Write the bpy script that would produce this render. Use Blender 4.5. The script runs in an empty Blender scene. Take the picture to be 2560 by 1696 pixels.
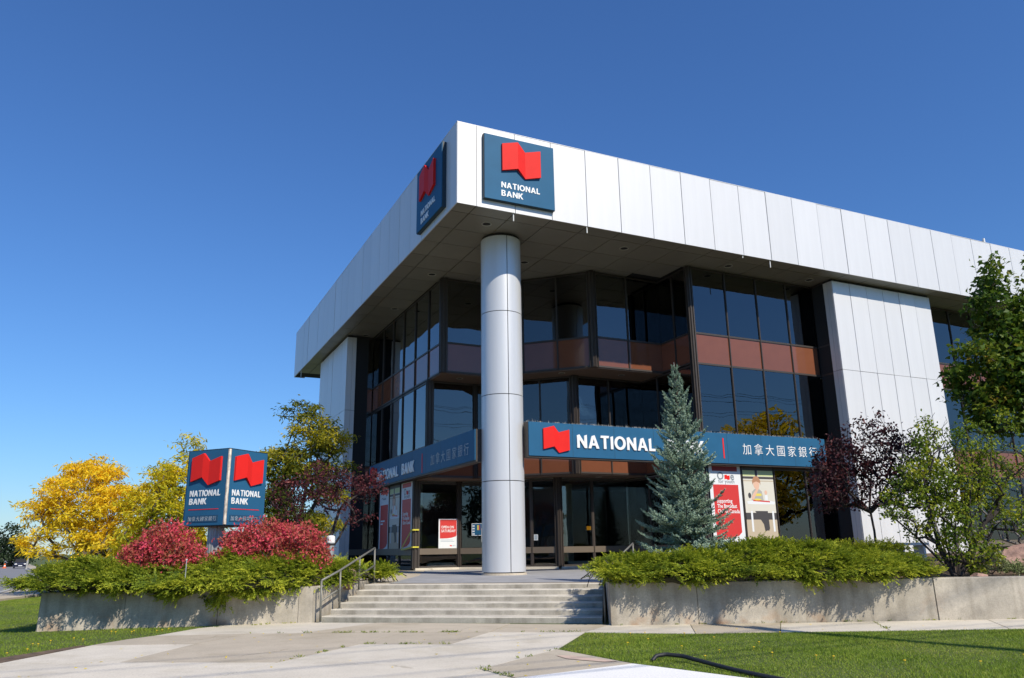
import bpy, math, random
import numpy as np
from mathutils import Matrix, Vector

random.seed(7)
RNG = np.random.default_rng(11)
SC = bpy.context.scene
COL = SC.collection

# ------------------------------------------------------------------ camera
cam_d = bpy.data.cameras.new('camera')
cam_d.sensor_width = 36.0
cam_d.lens = 36.0 * 1948.74 / 2560.0
cam_d.clip_start = 0.1
cam_d.clip_end = 3000
cam = bpy.data.objects.new('camera', cam_d)
COL.objects.link(cam)
_p, _r = math.radians(14.9893), math.radians(-0.8327)
_rt = Vector((1, 0, 0)); _up = Vector((0, -math.sin(_p), math.cos(_p))); _fw = Vector((0, math.cos(_p), math.sin(_p)))
_R = _rt * math.cos(_r) + _up * math.sin(_r)
_U = -_rt * math.sin(_r) + _up * math.cos(_r)
M = Matrix.Identity(4)
for i in range(3):
    M[i][0] = _R[i]; M[i][1] = _U[i]; M[i][2] = -_fw[i]
M[0][3], M[1][3], M[2][3] = 0.0, 0.0, 0.735
cam.matrix_world = M
SC.camera = cam

# ------------------------------------------------------------------ sky, sun, exposure
SUN_DIR = Vector((0.629, -0.808, 0.955)).normalized()      # towards the sun
SUN_ELEV = math.asin(SUN_DIR.z)
SUN_AZ = math.atan2(SUN_DIR.x, SUN_DIR.y)                   # clockwise from +Y
world = bpy.data.worlds.new('World')
SC.world = world
world.use_nodes = True
wn = world.node_tree
for n in list(wn.nodes):
    wn.nodes.remove(n)
sky = wn.nodes.new('ShaderNodeTexSky')
sky.sky_type = 'NISHITA'
sky.sun_disc = False
sky.sun_elevation = SUN_ELEV
sky.sun_rotation = SUN_AZ
sky.altitude = 200
sky.air_density = 1.4
sky.dust_density = 0.0
sky.ozone_density = 10.0
bg = wn.nodes.new('ShaderNodeBackground')
bg.inputs['Strength'].default_value = 0.13
wo = wn.nodes.new('ShaderNodeOutputWorld')
tint = wn.nodes.new('ShaderNodeMix'); tint.data_type = 'RGBA'; tint.blend_type = 'MULTIPLY'
tint.inputs[0].default_value = 1.0
tint.inputs[7].default_value = (0.62, 0.785, 1.0, 1)          # white balance of the whole sky
wn.links.new(sky.outputs[0], tint.inputs[6])
wn.links.new(tint.outputs[2], bg.inputs[0])
wn.links.new(bg.outputs[0], wo.inputs[0])
sun_d = bpy.data.lights.new('sun', 'SUN')
sun_d.energy = 5.0
sun_d.angle = math.radians(0.53)
sun_d.color = (1.0, 0.915, 0.775)
sun = bpy.data.objects.new('sun', sun_d)
COL.objects.link(sun)
sun.rotation_mode = 'QUATERNION'
sun.rotation_quaternion = (-SUN_DIR).to_track_quat('-Z', 'Y')
SC.view_settings.view_transform = 'Standard'
SC.view_settings.look = 'None'
SC.view_settings.exposure = 0.0
SC.view_settings.gamma = 1.0
SC.view_settings.use_curve_mapping = False
SC.render.engine = 'CYCLES'
SC.cycles.max_bounces = 8
SC.cycles.transparent_max_bounces = 12
SC.cycles.use_denoising = True
SC.cycles.sample_clamp_indirect = 6.0

# ------------------------------------------------------------------ helpers
def mesh_np(name, V, Q=None, T=None, mat=None, smooth=False, idx=None, mats=None):
    V = np.asarray(V, dtype=np.float32).reshape(-1, 3)
    Q = np.zeros((0, 4), np.int32) if Q is None else np.asarray(Q, np.int32).reshape(-1, 4)
    T = np.zeros((0, 3), np.int32) if T is None else np.asarray(T, np.int32).reshape(-1, 3)
    me = bpy.data.meshes.new(name)
    me.vertices.add(len(V)); me.vertices.foreach_set('co', V.ravel())
    loops = np.concatenate([Q.ravel(), T.ravel()]).astype(np.int32)
    me.loops.add(len(loops)); me.loops.foreach_set('vertex_index', loops)
    starts = np.concatenate([np.arange(len(Q)) * 4, len(Q) * 4 + np.arange(len(T)) * 3]).astype(np.int32)
    me.polygons.add(len(starts)); me.polygons.foreach_set('loop_start', starts)
    if idx is not None:
        me.polygons.foreach_set('material_index', np.asarray(idx, np.int32))
    me.polygons.foreach_set('use_smooth', np.full(len(starts), bool(smooth)))
    me.update(calc_edges=True); me.validate()
    for m in (mats or ([mat] if mat else [])):
        me.materials.append(m)
    return me

def obj(name, me, parent=None, loc=None, kind=None):
    o = bpy.data.objects.new(name, me)
    COL.objects.link(o)
    if parent is not None:
        o.parent = parent
    if loc is not None:
        o.location = loc
    if kind:
        o['kind'] = kind
    return o

def tag(o, label=None, cat=None, group=None, kind=None):
    if label: o['label'] = label
    if cat: o['category'] = cat
    if group: o['group'] = group
    if kind: o['kind'] = kind
    return o

def thing(name, label, cat, loc=(0, 0, 0), rz=0.0, group=None):
    o = bpy.data.objects.new(name, None)
    o.empty_display_size = 0.2
    COL.objects.link(o)
    o.location = loc
    o.rotation_euler = (0, 0, rz)
    return tag(o, label, cat, group)

def copy_tree(o, parent=None):
    c = o.copy(); COL.objects.link(c)
    if parent is not None: c.parent = parent
    for ch in list(o.children):
        copy_tree(ch, c)
    return c

BOXQ = np.array([[0, 3, 2, 1], [4, 5, 6, 7], [0, 1, 5, 4], [1, 2, 6, 5], [2, 3, 7, 6], [3, 0, 4, 7]])
def box_v(x0, x1, y0, y1, z0, z1):
    return np.array([[x0, y0, z0], [x1, y0, z0], [x1, y1, z0], [x0, y1, z0],
                     [x0, y0, z1], [x1, y0, z1], [x1, y1, z1], [x0, y1, z1]], float)
def box(name, x0, x1, y0, y1, z0, z1, mat, parent=None, kind=None):
    """box as one mesh with its origin at its own centre of base"""
    c = np.array([(x0 + x1) / 2, (y0 + y1) / 2, z0])
    me = mesh_np(name, box_v(x0, x1, y0, y1, z0, z1) - c, BOXQ, mat=mat)
    return obj(name, me, parent, tuple(c), kind)

class MB:
    """collects shapes into ONE mesh"""
    def __init__(s): s.V = []; s.Q = []; s.T = []; s.n = 0
    def add(s, V, Q=None, T=None):
        V = np.asarray(V, float).reshape(-1, 3)
        if Q is not None and len(Q): s.Q.append(np.asarray(Q).reshape(-1, 4) + s.n)
        if T is not None and len(T): s.T.append(np.asarray(T).reshape(-1, 3) + s.n)
        s.V.append(V); s.n += len(V)
        return s
    def box(s, *a): return s.add(box_v(*a), BOXQ)
    def obox(s, p0, p1, t0, t1, z0, z1):
        """upright slab along the plan line p0->p1, from t0 to t1 along its right-hand normal"""
        p0 = np.array(p0, float); p1 = np.array(p1, float)
        d = (p1 - p0) / np.linalg.norm(p1 - p0); n = np.array([d[1], -d[0]])
        q = [p0 + n * t0, p0 + n * t1, p1 + n * t1, p1 + n * t0]
        V = [[*a, z0] for a in q] + [[*a, z1] for a in q]
        return s.add(V, BOXQ)
    def tube(s, pts, r, n=8, cap=True):
        pts = np.asarray(pts, float); m = len(pts)
        rr = np.full(m, r) if np.isscalar(r) else np.asarray(r, float)
        tan = np.gradient(pts, axis=0); tan /= np.linalg.norm(tan, axis=1)[:, None] + 1e-9
        ref = np.array([0, 0, 1.0]) if abs(tan[0][2]) < 0.9 else np.array([1.0, 0, 0])
        V = []
        for i in range(m):
            a = np.cross(tan[i], ref); a /= np.linalg.norm(a) + 1e-9
            b = np.cross(a, tan[i])
            th = np.arange(n) * 2 * math.pi / n
            V.append(pts[i] + rr[i] * (np.cos(th)[:, None] * a + np.sin(th)[:, None] * b))
        V = np.concatenate(V)
        Q = []
        for i in range(m - 1):
            for j in range(n):
                k = (j + 1) % n
                Q.append([i * n + j, (i + 1) * n + j, (i + 1) * n + k, i * n + k])
        T = []
        if cap:
            c0 = len(V); V = np.vstack([V, pts[0], pts[-1]])
            for j in range(n):
                k = (j + 1) % n
                T.append([c0, j, k]); T.append([c0 + 1, (m - 1) * n + k, (m - 1) * n + j])
        return s.add(V, Q, T)
    def lathe(s, prof, n=24, c=(0, 0, 0)):
        prof = np.asarray(prof, float)
        th = np.arange(n) * 2 * math.pi / n
        V = np.concatenate([np.stack([c[0] + p[0] * np.cos(th), c[1] + p[0] * np.sin(th), np.full(n, c[2] + p[1])], 1) for p in prof])
        Q = []
        for i in range(len(prof) - 1):
            for j in range(n):
                k = (j + 1) % n
                Q.append([i * n + j, i * n + k, (i + 1) * n + k, (i + 1) * n + j])
        return s.add(V, Q)
    def me(s, name, mat=None, smooth=False):
        V = np.concatenate(s.V)
        return mesh_np(name, V, np.concatenate(s.Q) if s.Q else None, np.concatenate(s.T) if s.T else None, mat, smooth)
    def build(s, name, mat, parent=None, kind=None, smooth=False, loc=None):
        return obj(name, s.me(name, mat, smooth), parent, loc, kind)

def poly_prism(name, pts, z0, z1, mat, parent=None, kind=None, top_only=False):
    """flat polygon (plan) extruded from z0 to z1"""
    n = len(pts)
    me = bpy.data.meshes.new(name)
    a = sum(pts[i][0] * pts[(i + 1) % n][1] - pts[(i + 1) % n][0] * pts[i][1] for i in range(n))
    if a < 0: pts = pts[::-1]
    V = [(x, y, z1) for x, y in pts]
    F = [tuple(range(n))]
    if not top_only:
        V += [(x, y, z0) for x, y in pts]
        F.append(tuple(range(2 * n - 1, n - 1, -1)))
        for i in range(n):
            j = (i + 1) % n
            F.append((i, n + i, n + j, j))
    me.from_pydata(V, [], F); me.update()
    if mat: me.materials.append(mat)
    return obj(name, me, parent, None, kind)

# ------------------------------------------------------------------ materials
def mat_base(name):
    m = bpy.data.materials.new(name); m.use_nodes = True
    nt = m.node_tree
    for n in list(nt.nodes): nt.nodes.remove(n)
    out = nt.nodes.new('ShaderNodeOutputMaterial')
    return m, nt, out
def nd(nt, t, **k):
    n = nt.nodes.new(t)
    for a, b in k.items():
        if a in n.inputs: n.inputs[a].default_value = b
        else: setattr(n, a, b)
    return n
def ramp(nt, stops, interp='LINEAR'):
    r = nt.nodes.new('ShaderNodeValToRGB'); cr = r.color_ramp; cr.interpolation = interp
    while len(cr.elements) > len(stops): cr.elements.remove(cr.elements[-1])
    while len(cr.elements) < len(stops): cr.elements.new(0.5)
    for e, (p, c) in zip(cr.elements, stops):
        e.position = p; e.color = (c[0], c[1], c[2], 1) if hasattr(c, '__len__') else (c, c, c, 1)
    return r
def pbr(name, col, rough=0.5, metal=0.0, spec=0.5, var=0.0, scale=4.0, bump=0.0, bscale=60.0, rand=0.0, ior=1.5, detail=6.0, stretch=None, coat=0.0):
    """colour with noise mottling (var), fine bump, and small differences from object to object (rand)"""
    m, nt, out = mat_base(name)
    b = nd(nt, 'ShaderNodeBsdfPrincipled', Roughness=rough, Metallic=metal, IOR=ior)
    b.inputs['Specular IOR Level'].default_value = spec
    b.inputs['Coat Weight'].default_value = coat
    nt.links.new(b.outputs[0], out.inputs[0])
    b.inputs['Base Color'].default_value = (*col, 1)
    if var or bump or rand:
        tc = nd(nt, 'ShaderNodeTexCoord')
        vec = tc.outputs['Object']
        if stretch:
            mp = nd(nt, 'ShaderNodeMapping'); mp.inputs['Scale'].default_value = stretch
            nt.links.new(vec, mp.inputs[0]); vec = mp.outputs[0]
        if var or rand:
            no = nd(nt, 'ShaderNodeTexNoise', Scale=scale, Detail=detail, Roughness=0.6)
            nt.links.new(vec, no.inputs['Vector'])
            r = ramp(nt, [(0.3, tuple(c * (1 - var) for c in col)), (0.7, tuple(min(1, c * (1 + var)) for c in col))])
            nt.links.new(no.outputs[0], r.inputs[0])
            src = r.outputs[0]
            if rand:
                oi = nd(nt, 'ShaderNodeObjectInfo')
                mr = nd(nt, 'ShaderNodeMapRange')
                mr.inputs['To Min'].default_value = 1 - rand; mr.inputs['To Max'].default_value = 1 + rand
                nt.links.new(oi.outputs['Random'], mr.inputs[0])
                vm = nd(nt, 'ShaderNodeVectorMath', operation='SCALE')
                nt.links.new(src, vm.inputs[0]); nt.links.new(mr.outputs[0], vm.inputs['Scale'])
                src = vm.outputs[0]
            nt.links.new(src, b.inputs['Base Color'])
        if bump:
            n2 = nd(nt, 'ShaderNodeTexNoise', Scale=bscale, Detail=4.0)
            nt.links.new(vec, n2.inputs['Vector'])
            bp = nd(nt, 'ShaderNodeBump', Strength=bump, Distance=0.02)
            nt.links.new(n2.outputs[0], bp.inputs['Height'])
            nt.links.new(bp.outputs[0], b.inputs['Normal'])
    return m

def glass_mat(name, tint, ior, gloss=(1, 1, 1), wave=0.0):
    """tinted window glass: Fresnel mirror over a tinted see-through pane"""
    m, nt, out = mat_base(name)
    fr = nd(nt, 'ShaderNodeFresnel', IOR=ior)
    gl = nd(nt, 'ShaderNodeBsdfGlossy', Roughness=0.0); gl.inputs[0].default_value = (*gloss, 1)
    tr = nd(nt, 'ShaderNodeBsdfTransparent'); tr.inputs[0].default_value = (*tint, 1)
    mx = nd(nt, 'ShaderNodeMixShader')
    if wave:
        tc = nd(nt, 'ShaderNodeTexCoord')
        oi = nd(nt, 'ShaderNodeObjectInfo')
        ad = nd(nt, 'ShaderNodeVectorMath', operation='ADD')
        nt.links.new(tc.outputs['Object'], ad.inputs[0]); nt.links.new(oi.outputs['Random'], ad.inputs[1])
        no = nd(nt, 'ShaderNodeTexNoise', Scale=0.9, Detail=1.0)
        nt.links.new(ad.outputs[0], no.inputs['Vector'])
        bp = nd(nt, 'ShaderNodeBump', Strength=1.0, Distance=wave)
        nt.links.new(no.outputs[0], bp.inputs['Height'])
        nt.links.new(bp.outputs[0], gl.inputs['Normal'])
    nt.links.new(fr.outputs[0], mx.inputs[0]); nt.links.new(tr.outputs[0], mx.inputs[1]); nt.links.new(gl.outputs[0], mx.inputs[2])
    nt.links.new(mx.outputs[0], out.inputs[0])
    return m

def leaf_mat(name, stops, nscale=1.2, nw=0.5, trans=0.35, rough=0.5, spec=0.25):
    """leaf colour differs from leaf to leaf and drifts in patches through the plant"""
    m, nt, out = mat_base(name)
    geo = nd(nt, 'ShaderNodeNewGeometry')
    tc = nd(nt, 'ShaderNodeTexCoord')
    no = nd(nt, 'ShaderNodeTexNoise', Scale=nscale, Detail=2.0)
    nt.links.new(tc.outputs['Object'], no.inputs['Vector'])
    st = nd(nt, 'ShaderNodeMapRange'); st.inputs['From Min'].default_value = 0.3; st.inputs['From Max'].default_value = 0.7
    nt.links.new(no.outputs[0], st.inputs[0])
    mx = nd(nt, 'ShaderNodeMix'); mx.data_type = 'FLOAT'
    mx.inputs[0].default_value = nw
    nt.links.new(geo.outputs['Random Per Island'], mx.inputs[2]); nt.links.new(st.outputs[0], mx.inputs[3])
    r = ramp(nt, stops); nt.links.new(mx.outputs[0], r.inputs[0])
    b = nd(nt, 'ShaderNodeBsdfPrincipled', Roughness=rough); b.inputs['Specular IOR Level'].default_value = spec
    t = nd(nt, 'ShaderNodeBsdfTranslucent')
    nt.links.new(r.outputs[0], b.inputs['Base Color']); nt.links.new(r.outputs[0], t.inputs[0])
    ms = nd(nt, 'ShaderNodeMixShader'); ms.inputs[0].default_value = trans
    nt.links.new(b.outputs[0], ms.inputs[1]); nt.links.new(t.outputs[0], ms.inputs[2]); nt.links.new(ms.outputs[0], out.inputs[0])
    return m

def concrete(name, col, stain=0.25, rust=0.0, pits=True, streak=True, rand=0.06, crack=False):
    m, nt, out = mat_base(name)
    b = nd(nt, 'ShaderNodeBsdfPrincipled', Roughness=0.9); b.inputs['Specular IOR Level'].default_value = 0.2
    nt.links.new(b.outputs[0], out.inputs[0])
    tc = nd(nt, 'ShaderNodeTexCoord')
    geo = nd(nt, 'ShaderNodeNewGeometry')
    pos = geo.outputs['Position']
    n1 = nd(nt, 'ShaderNodeTexNoise', Scale=1.7, Detail=8.0, Roughness=0.65); nt.links.new(pos, n1.inputs['Vector'])
    c0 = tuple(c * (1 - stain) for c in col); c1 = tuple(min(1, c * (1 + stain * 0.6)) for c in col)
    r1 = ramp(nt, [(0.32, c0), (0.68, c1)]); nt.links.new(n1.outputs[0], r1.inputs[0])
    src = r1.outputs[0]
    def mul(src, fac_out, lo):
        rr = ramp(nt, lo); nt.links.new(fac_out, rr.inputs[0])
        mm = nd(nt, 'ShaderNodeMix'); mm.data_type = 'RGBA'; mm.blend_type = 'MULTIPLY'; mm.inputs[0].default_value = 1.0
        nt.links.new(src, mm.inputs[6]); nt.links.new(rr.outputs[0], mm.inputs[7])
        return mm.outputs[2]
    if streak:
        mp = nd(nt, 'ShaderNodeMapping'); mp.inputs['Scale'].default_value = (5.0, 5.0, 0.35)
        nt.links.new(pos, mp.inputs[0])
        n2 = nd(nt, 'ShaderNodeTexNoise', Scale=1.0, Detail=5.0); nt.links.new(mp.outputs[0], n2.inputs['Vector'])
        src = mul(src, n2.outputs[0], [(0.3, (0.72, 0.71, 0.69)), (0.55, (1, 1, 1))])
    n3 = nd(nt, 'ShaderNodeTexNoise', Scale=45.0, Detail=3.0); nt.links.new(pos, n3.inputs['Vector'])
    src = mul(src, n3.outputs[0], [(0.35, (0.86, 0.86, 0.86)), (0.6, (1.0, 1.0, 1.0))])
    if crack:
        # hairline cracks, blotches of old dirt and coarse grit
        nw = nd(nt, 'ShaderNodeTexNoise', Scale=2.2, Detail=5.0); nt.links.new(pos, nw.inputs['Vector'])
        sc_ = nd(nt, 'ShaderNodeVectorMath', operation='SCALE'); sc_.inputs['Scale'].default_value = .45; nt.links.new(nw.outputs[1], sc_.inputs[0])
        av = nd(nt, 'ShaderNodeVectorMath', operation='ADD'); nt.links.new(pos, av.inputs[0]); nt.links.new(sc_.outputs[0], av.inputs[1])
        vc = nd(nt, 'ShaderNodeTexVoronoi', Scale=.55); vc.feature = 'DISTANCE_TO_EDGE'; nt.links.new(av.outputs[0], vc.inputs['Vector'])
        nm = nd(nt, 'ShaderNodeTexNoise', Scale=.7, Detail=2.0); nt.links.new(pos, nm.inputs['Vector'])
        rm = ramp(nt, [(.40, 0.0), (.44, 1.0)]); nt.links.new(nm.outputs[0], rm.inputs[0])
        mxx = nd(nt, 'ShaderNodeMath', operation='MAXIMUM'); rc = ramp(nt, [(.002, 0.0), (.009, 1.0)]); nt.links.new(vc.outputs['Distance'], rc.inputs[0])
        nt.links.new(rc.outputs[0], mxx.inputs[0]); nt.links.new(rm.outputs[0], mxx.inputs[1])
        src = mul(src, mxx.outputs[0], [(0.0, (.74, .72, .69)), (1.0, (1, 1, 1))])
        nb_ = nd(nt, 'ShaderNodeTexNoise', Scale=.9, Detail=9.0, Roughness=.72); nt.links.new(pos, nb_.inputs['Vector'])
        src = mul(src, nb_.outputs[0], [(.36, (.88, .87, .84)), (.50, (1, 1, 1))])
        vg = nd(nt, 'ShaderNodeTexVoronoi', Scale=9.0); nt.links.new(av.outputs[0], vg.inputs['Vector'])
        src = mul(src, vg.outputs['Distance'], [(.035, (.62, .60, .56)), (.075, (1, 1, 1))])
    if rust:
        sx = nd(nt, 'ShaderNodeSeparateXYZ'); nt.links.new(pos, sx.inputs[0])
        n4 = nd(nt, 'ShaderNodeTexNoise', Scale=2.3, Detail=4.0); nt.links.new(pos, n4.inputs['Vector'])
        zz = nd(nt, 'ShaderNodeMapRange'); zz.inputs['From Min'].default_value = -0.1; zz.inputs['From Max'].default_value = -0.6
        nt.links.new(sx.outputs[2], zz.inputs[0])
        aa = nd(nt, 'ShaderNodeMath', operation='MULTIPLY'); 
        rr = ramp(nt, [(0.55, 0.0), (0.72, rust)]); nt.links.new(n4.outputs[0], rr.inputs[0])
        nt.links.new(rr.outputs[0], aa.inputs[0]); nt.links.new(zz.outputs[0], aa.inputs[1])
        mm = nd(nt, 'ShaderNodeMix'); mm.data_type = 'RGBA'
        nt.links.new(aa.outputs[0], mm.inputs[0]); nt.links.new(src, mm.inputs[6]); mm.inputs[7].default_value = (0.33, 0.17, 0.08, 1)
        src = mm.outputs[2]
    if rand:
        oi = nd(nt, 'ShaderNodeObjectInfo'); mr = nd(nt, 'ShaderNodeMapRange')
        mr.inputs['To Min'].default_value = 1 - rand; mr.inputs['To Max'].default_value = 1 + rand
        nt.links.new(oi.outputs['Random'], mr.inputs[0])
        vm = nd(nt, 'ShaderNodeVectorMath', operation='SCALE'); nt.links.new(src, vm.inputs[0]); nt.links.new(mr.outputs[0], vm.inputs['Scale'])
        src = vm.outputs[0]
    nt.links.new(src, b.inputs['Base Color'])
    bp = nd(nt, 'ShaderNodeBump', Strength=0.35, Distance=0.004)
    if pits:
        vo = nd(nt, 'ShaderNodeTexVoronoi', Scale=14.0); nt.links.new(pos, vo.inputs['Vector'])
        rv = ramp(nt, [(0.04, 0.0), (0.09, 1.0)]); nt.links.new(vo.outputs['Distance'], rv.inputs[0])
        ad = nd(nt, 'ShaderNodeMath', operation='ADD'); nt.links.new(rv.outputs[0], ad.inputs[0]); nt.links.new(n3.outputs[0], ad.inputs[1])
        nt.links.new(ad.outputs[0], bp.inputs['Height'])
    else:
        nt.links.new(n3.outputs[0], bp.inputs['Height'])
    nt.links.new(bp.outputs[0], b.inputs['Normal'])
    return m

MAT = dict(
    panel=pbr('white_metal_panel', (0.70, 0.70, 0.70), rough=0.42, metal=0.12, spec=0.5, var=0.045, scale=1.0, rand=0.03, stretch=(3.2, 3.2, .22), bump=0.05, bscale=0.5),
    column=pbr('silver_column_metal', (0.64, 0.65, 0.66), rough=0.38, metal=0.25, var=0.04, scale=1.0, rand=0.02, stretch=(4, 4, .25), bump=0.04, bscale=0.5),
    gap=pbr('dark_joint', (0.02, 0.02, 0.021), rough=0.9),
    soffit=pbr('taupe_soffit_metal', (0.28, 0.262, 0.225), rough=0.4, metal=0.2, var=0.10, scale=1.0, rand=0.07),
    soffit_brown=pbr('brown_soffit', (0.13, 0.085, 0.06), rough=0.6, var=0.08, scale=1.0),
    ring=pbr('downlight_ring', (0.5, 0.48, 0.44), rough=0.4, metal=0.3),
    bronze=pbr('bronze_mullion', (0.052, 0.042, 0.036), rough=0.5, metal=0.1, var=0.05, scale=5),
    rail=pbr('bronze_rail', (0.17, 0.135, 0.10), rough=0.5, metal=0.2, var=0.05, scale=4),
    spandrel=pbr('copper_spandrel_glass', (0.19, 0.070, 0.037), rough=0.05, spec=0.5, ior=1.5, var=0.10, scale=0.9, rand=0.06),
    glass=glass_mat('tinted_glass', (0.30, 0.28, 0.25), 1.95, wave=0.006),
    clear=glass_mat('shopfront_glass', (0.70, 0.73, 0.72), 1.75, wave=0.004),
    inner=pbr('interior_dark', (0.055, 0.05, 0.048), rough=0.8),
    inner_g=pbr('interior_olive', (0.16, 0.155, 0.135), rough=0.8, var=.1, scale=.7),
    ceiling=pbr('interior_ceiling', (0.55, 0.54, 0.5), rough=0.9),
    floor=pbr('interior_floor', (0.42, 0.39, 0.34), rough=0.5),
    white=pbr('white_paint', (0.78, 0.79, 0.77), rough=0.5, var=0.02),
    cream=pbr('cream_wall', (0.62, 0.62, 0.5), rough=0.7, var=0.03),
    drape=pbr('ochre_drape', (0.78, 0.52, 0.12), rough=0.9, var=0.2, scale=3, stretch=(9, 9, 0.2)),
    brick=pbr('brown_brick', (0.28, 0.17, 0.11), rough=0.9, var=0.2, scale=20),
    blue=pbr('petrol_blue_sign', (0.024, 0.115, 0.225), rough=0.5, spec=0.15, var=0.07, scale=1.2),
    blue3=pbr('name_plate_blue', (0.016, 0.07, 0.14), rough=0.45),
    blue2=pbr('dark_blue_sign_side', (0.012, 0.03, 0.045), rough=0.5),
    red=pbr('red_sign_plastic', (0.74, 0.024, 0.020), rough=0.5, spec=0.12, var=0.04, scale=3),
    letter=pbr('white_letter', (0.82, 0.83, 0.82), rough=0.4),
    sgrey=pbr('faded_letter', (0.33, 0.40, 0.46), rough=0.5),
    rustw=pbr('rusty_white_strip', (0.62, 0.55, 0.45), rough=0.7, var=0.45, scale=14, stretch=(1, 1, 0.6)),
    steel=pbr('galvanised_steel', (0.42, 0.43, 0.43), rough=0.45, metal=0.5, var=0.1, scale=20),
    railing=pbr('grey_green_rail', (0.19, 0.185, 0.16), rough=0.5, metal=0.2, var=0.1, scale=15),
    wall=concrete('planter_concrete', (0.47, 0.425, 0.35), stain=0.3, rust=0.75),
    riser=concrete('step_riser_shade', (0.44, 0.41, 0.35), stain=0.28, streak=True, rand=0.03),  # darker than the treads: shade put into the riser colour
    step=concrete('step_concrete', (0.58, 0.54, 0.46), stain=0.22, rust=0.0, streak=False, rand=0.03),
    slab=concrete('light_slab', (0.66, 0.605, 0.505), stain=0.09, streak=False, pits=False, rand=0.05, crack=True),
    slab_tan=concrete('tan_slab', (0.52, 0.455, 0.355), stain=0.10, streak=False, pits=False, rand=0.05, crack=True),
    slab_new=concrete('new_white_slab', (0.86, 0.85, 0.81), stain=0.04, streak=False, pits=False, rand=0.02),
    paver=concrete('grey_paver', (0.36, 0.36, 0.365), stain=0.18, streak=False, pits=False, rand=0.02),
    asphalt=concrete('asphalt', (0.24, 0.24, 0.245), stain=0.12, streak=False, pits=False, rand=0.0),
    kerb=concrete('kerb_concrete', (0.42, 0.41, 0.38), stain=0.15, streak=False, rand=0.0),
    soil=pbr('mulch_soil', (0.13, 0.088, 0.055), rough=1.0, var=0.5, scale=9, bump=0.9, bscale=35),
    earth=pbr('lawn_earth', (0.075, 0.10, 0.022), rough=1.0, var=0.35, scale=2.5, bump=0.6, bscale=50),
    bark=pbr('grey_brown_bark', (0.10, 0.085, 0.07), rough=0.95, var=0.3, scale=12, bump=0.8, bscale=40),
    bark_dark=pbr('dark_bark', (0.045, 0.036, 0.034), rough=0.95, var=0.3, scale=12, bump=0.8, bscale=40),
    twig=pbr('pale_twig', (0.19, 0.17, 0.155), rough=0.9, var=0.3, scale=10),
    rock=pbr('pink_granite', (0.36, 0.225, 0.18), rough=0.85, var=0.35, scale=7, bump=0.9, bscale=14),
    tape=pbr('yellow_tape', (0.62, 0.56, 0.05), rough=0.5, var=0.15, scale=20),
    black=pbr('black_rubber', (0.02, 0.021, 0.023), rough=0.55),
    wire=pbr('wire_black', (0.01, 0.01, 0.01), rough=0.8),
    wood=pbr('pole_wood', (0.14, 0.10, 0.07), rough=0.95, var=0.25, scale=8, stretch=(6, 6, 0.4)),
)

# ------------------------------------------------------------------ the bank building
BX, BY, BRZ = -1.49578, 20.19868, math.radians(25.509)
def b2w(u, w, z=0.0):
    c, s = math.cos(BRZ), math.sin(BRZ)
    return (BX + u * c - w * s, BY + u * s + w * c, z)
bank = thing('bank_building', 'three storey bank with white panel roof band and dark tinted glass', 'building', (BX, BY, 0), BRZ)
SOF, TOP = 10.152, 12.70
PW = 1.22
G = 0.0105                                   # half of an open joint
# roof band panels
me_half = MB().box(G, PW / 2 - G, 0, 0.035, SOF, TOP).me('band_panel_half', MAT['panel'])
me_full = MB().box(G, PW - G, 0, 0.035, SOF, TOP).me('band_panel', MAT['panel'])
def jig(o, a=0.0006):
    o.rotation_euler = (random.uniform(-a, a), random.uniform(-a * .3, a * .3), o.rotation_euler[2] + random.uniform(-a, a))
obj('roof_band_panel', me_half, bank, (0, 0, 0))
for k in range(33):
    jig(obj('roof_band_panel', me_full, bank, (PW / 2 + k * PW, 0, 0)))
for k in range(20):                          # left side, facing -u
    o = obj('roof_band_panel', me_full, bank, (0, PW / 2 + (k + 1) * PW, 0)); o.rotation_euler = (0, 0, -math.pi / 2); jig(o)
o = obj('roof_band_panel', MB().box(0.036 , PW / 2 - G, 0, 0.035, SOF, TOP).me('band_panel_corner', MAT['panel']), bank, (0, PW / 2, 0))
o.rotation_euler = (0, 0, -math.pi / 2)
# the first left panel runs from w=.036 to w=.61 (mirrored so that its joint lies at .61)
o.location = (0, PW / 2 + 0.036 - G, 0)
obj('roof_band_panel', MB().box(0.02, 0.6, 25.02, 25.05, SOF, TOP).me('band_panel_end', MAT['panel']), bank)
b = MB()
b.box(0.04, 40.9, 0.04, 0.5, SOF + 0.02, TOP - 0.02)
b.box(0.04, 0.5, 0.5, 25.0, SOF + 0.02, TOP - 0.02)
b.build('roof_band_core', MAT['gap'], bank)
b = MB(); b.box(0.5, 40.9, 0.5, 25.0, TOP - 0.35, TOP - 0.30)
b.build('roof_deck', MAT['soffit'], bank)
b = MB(); b.box(-0.004, 40.9, -0.004, 0.2, TOP + 0.001, TOP + 0.018); b.box(-0.004, 0.2, 0.2, 25.05, TOP + 0.001, TOP + 0.018)
b.build('roof_coping', MAT['panel'], bank)
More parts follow.
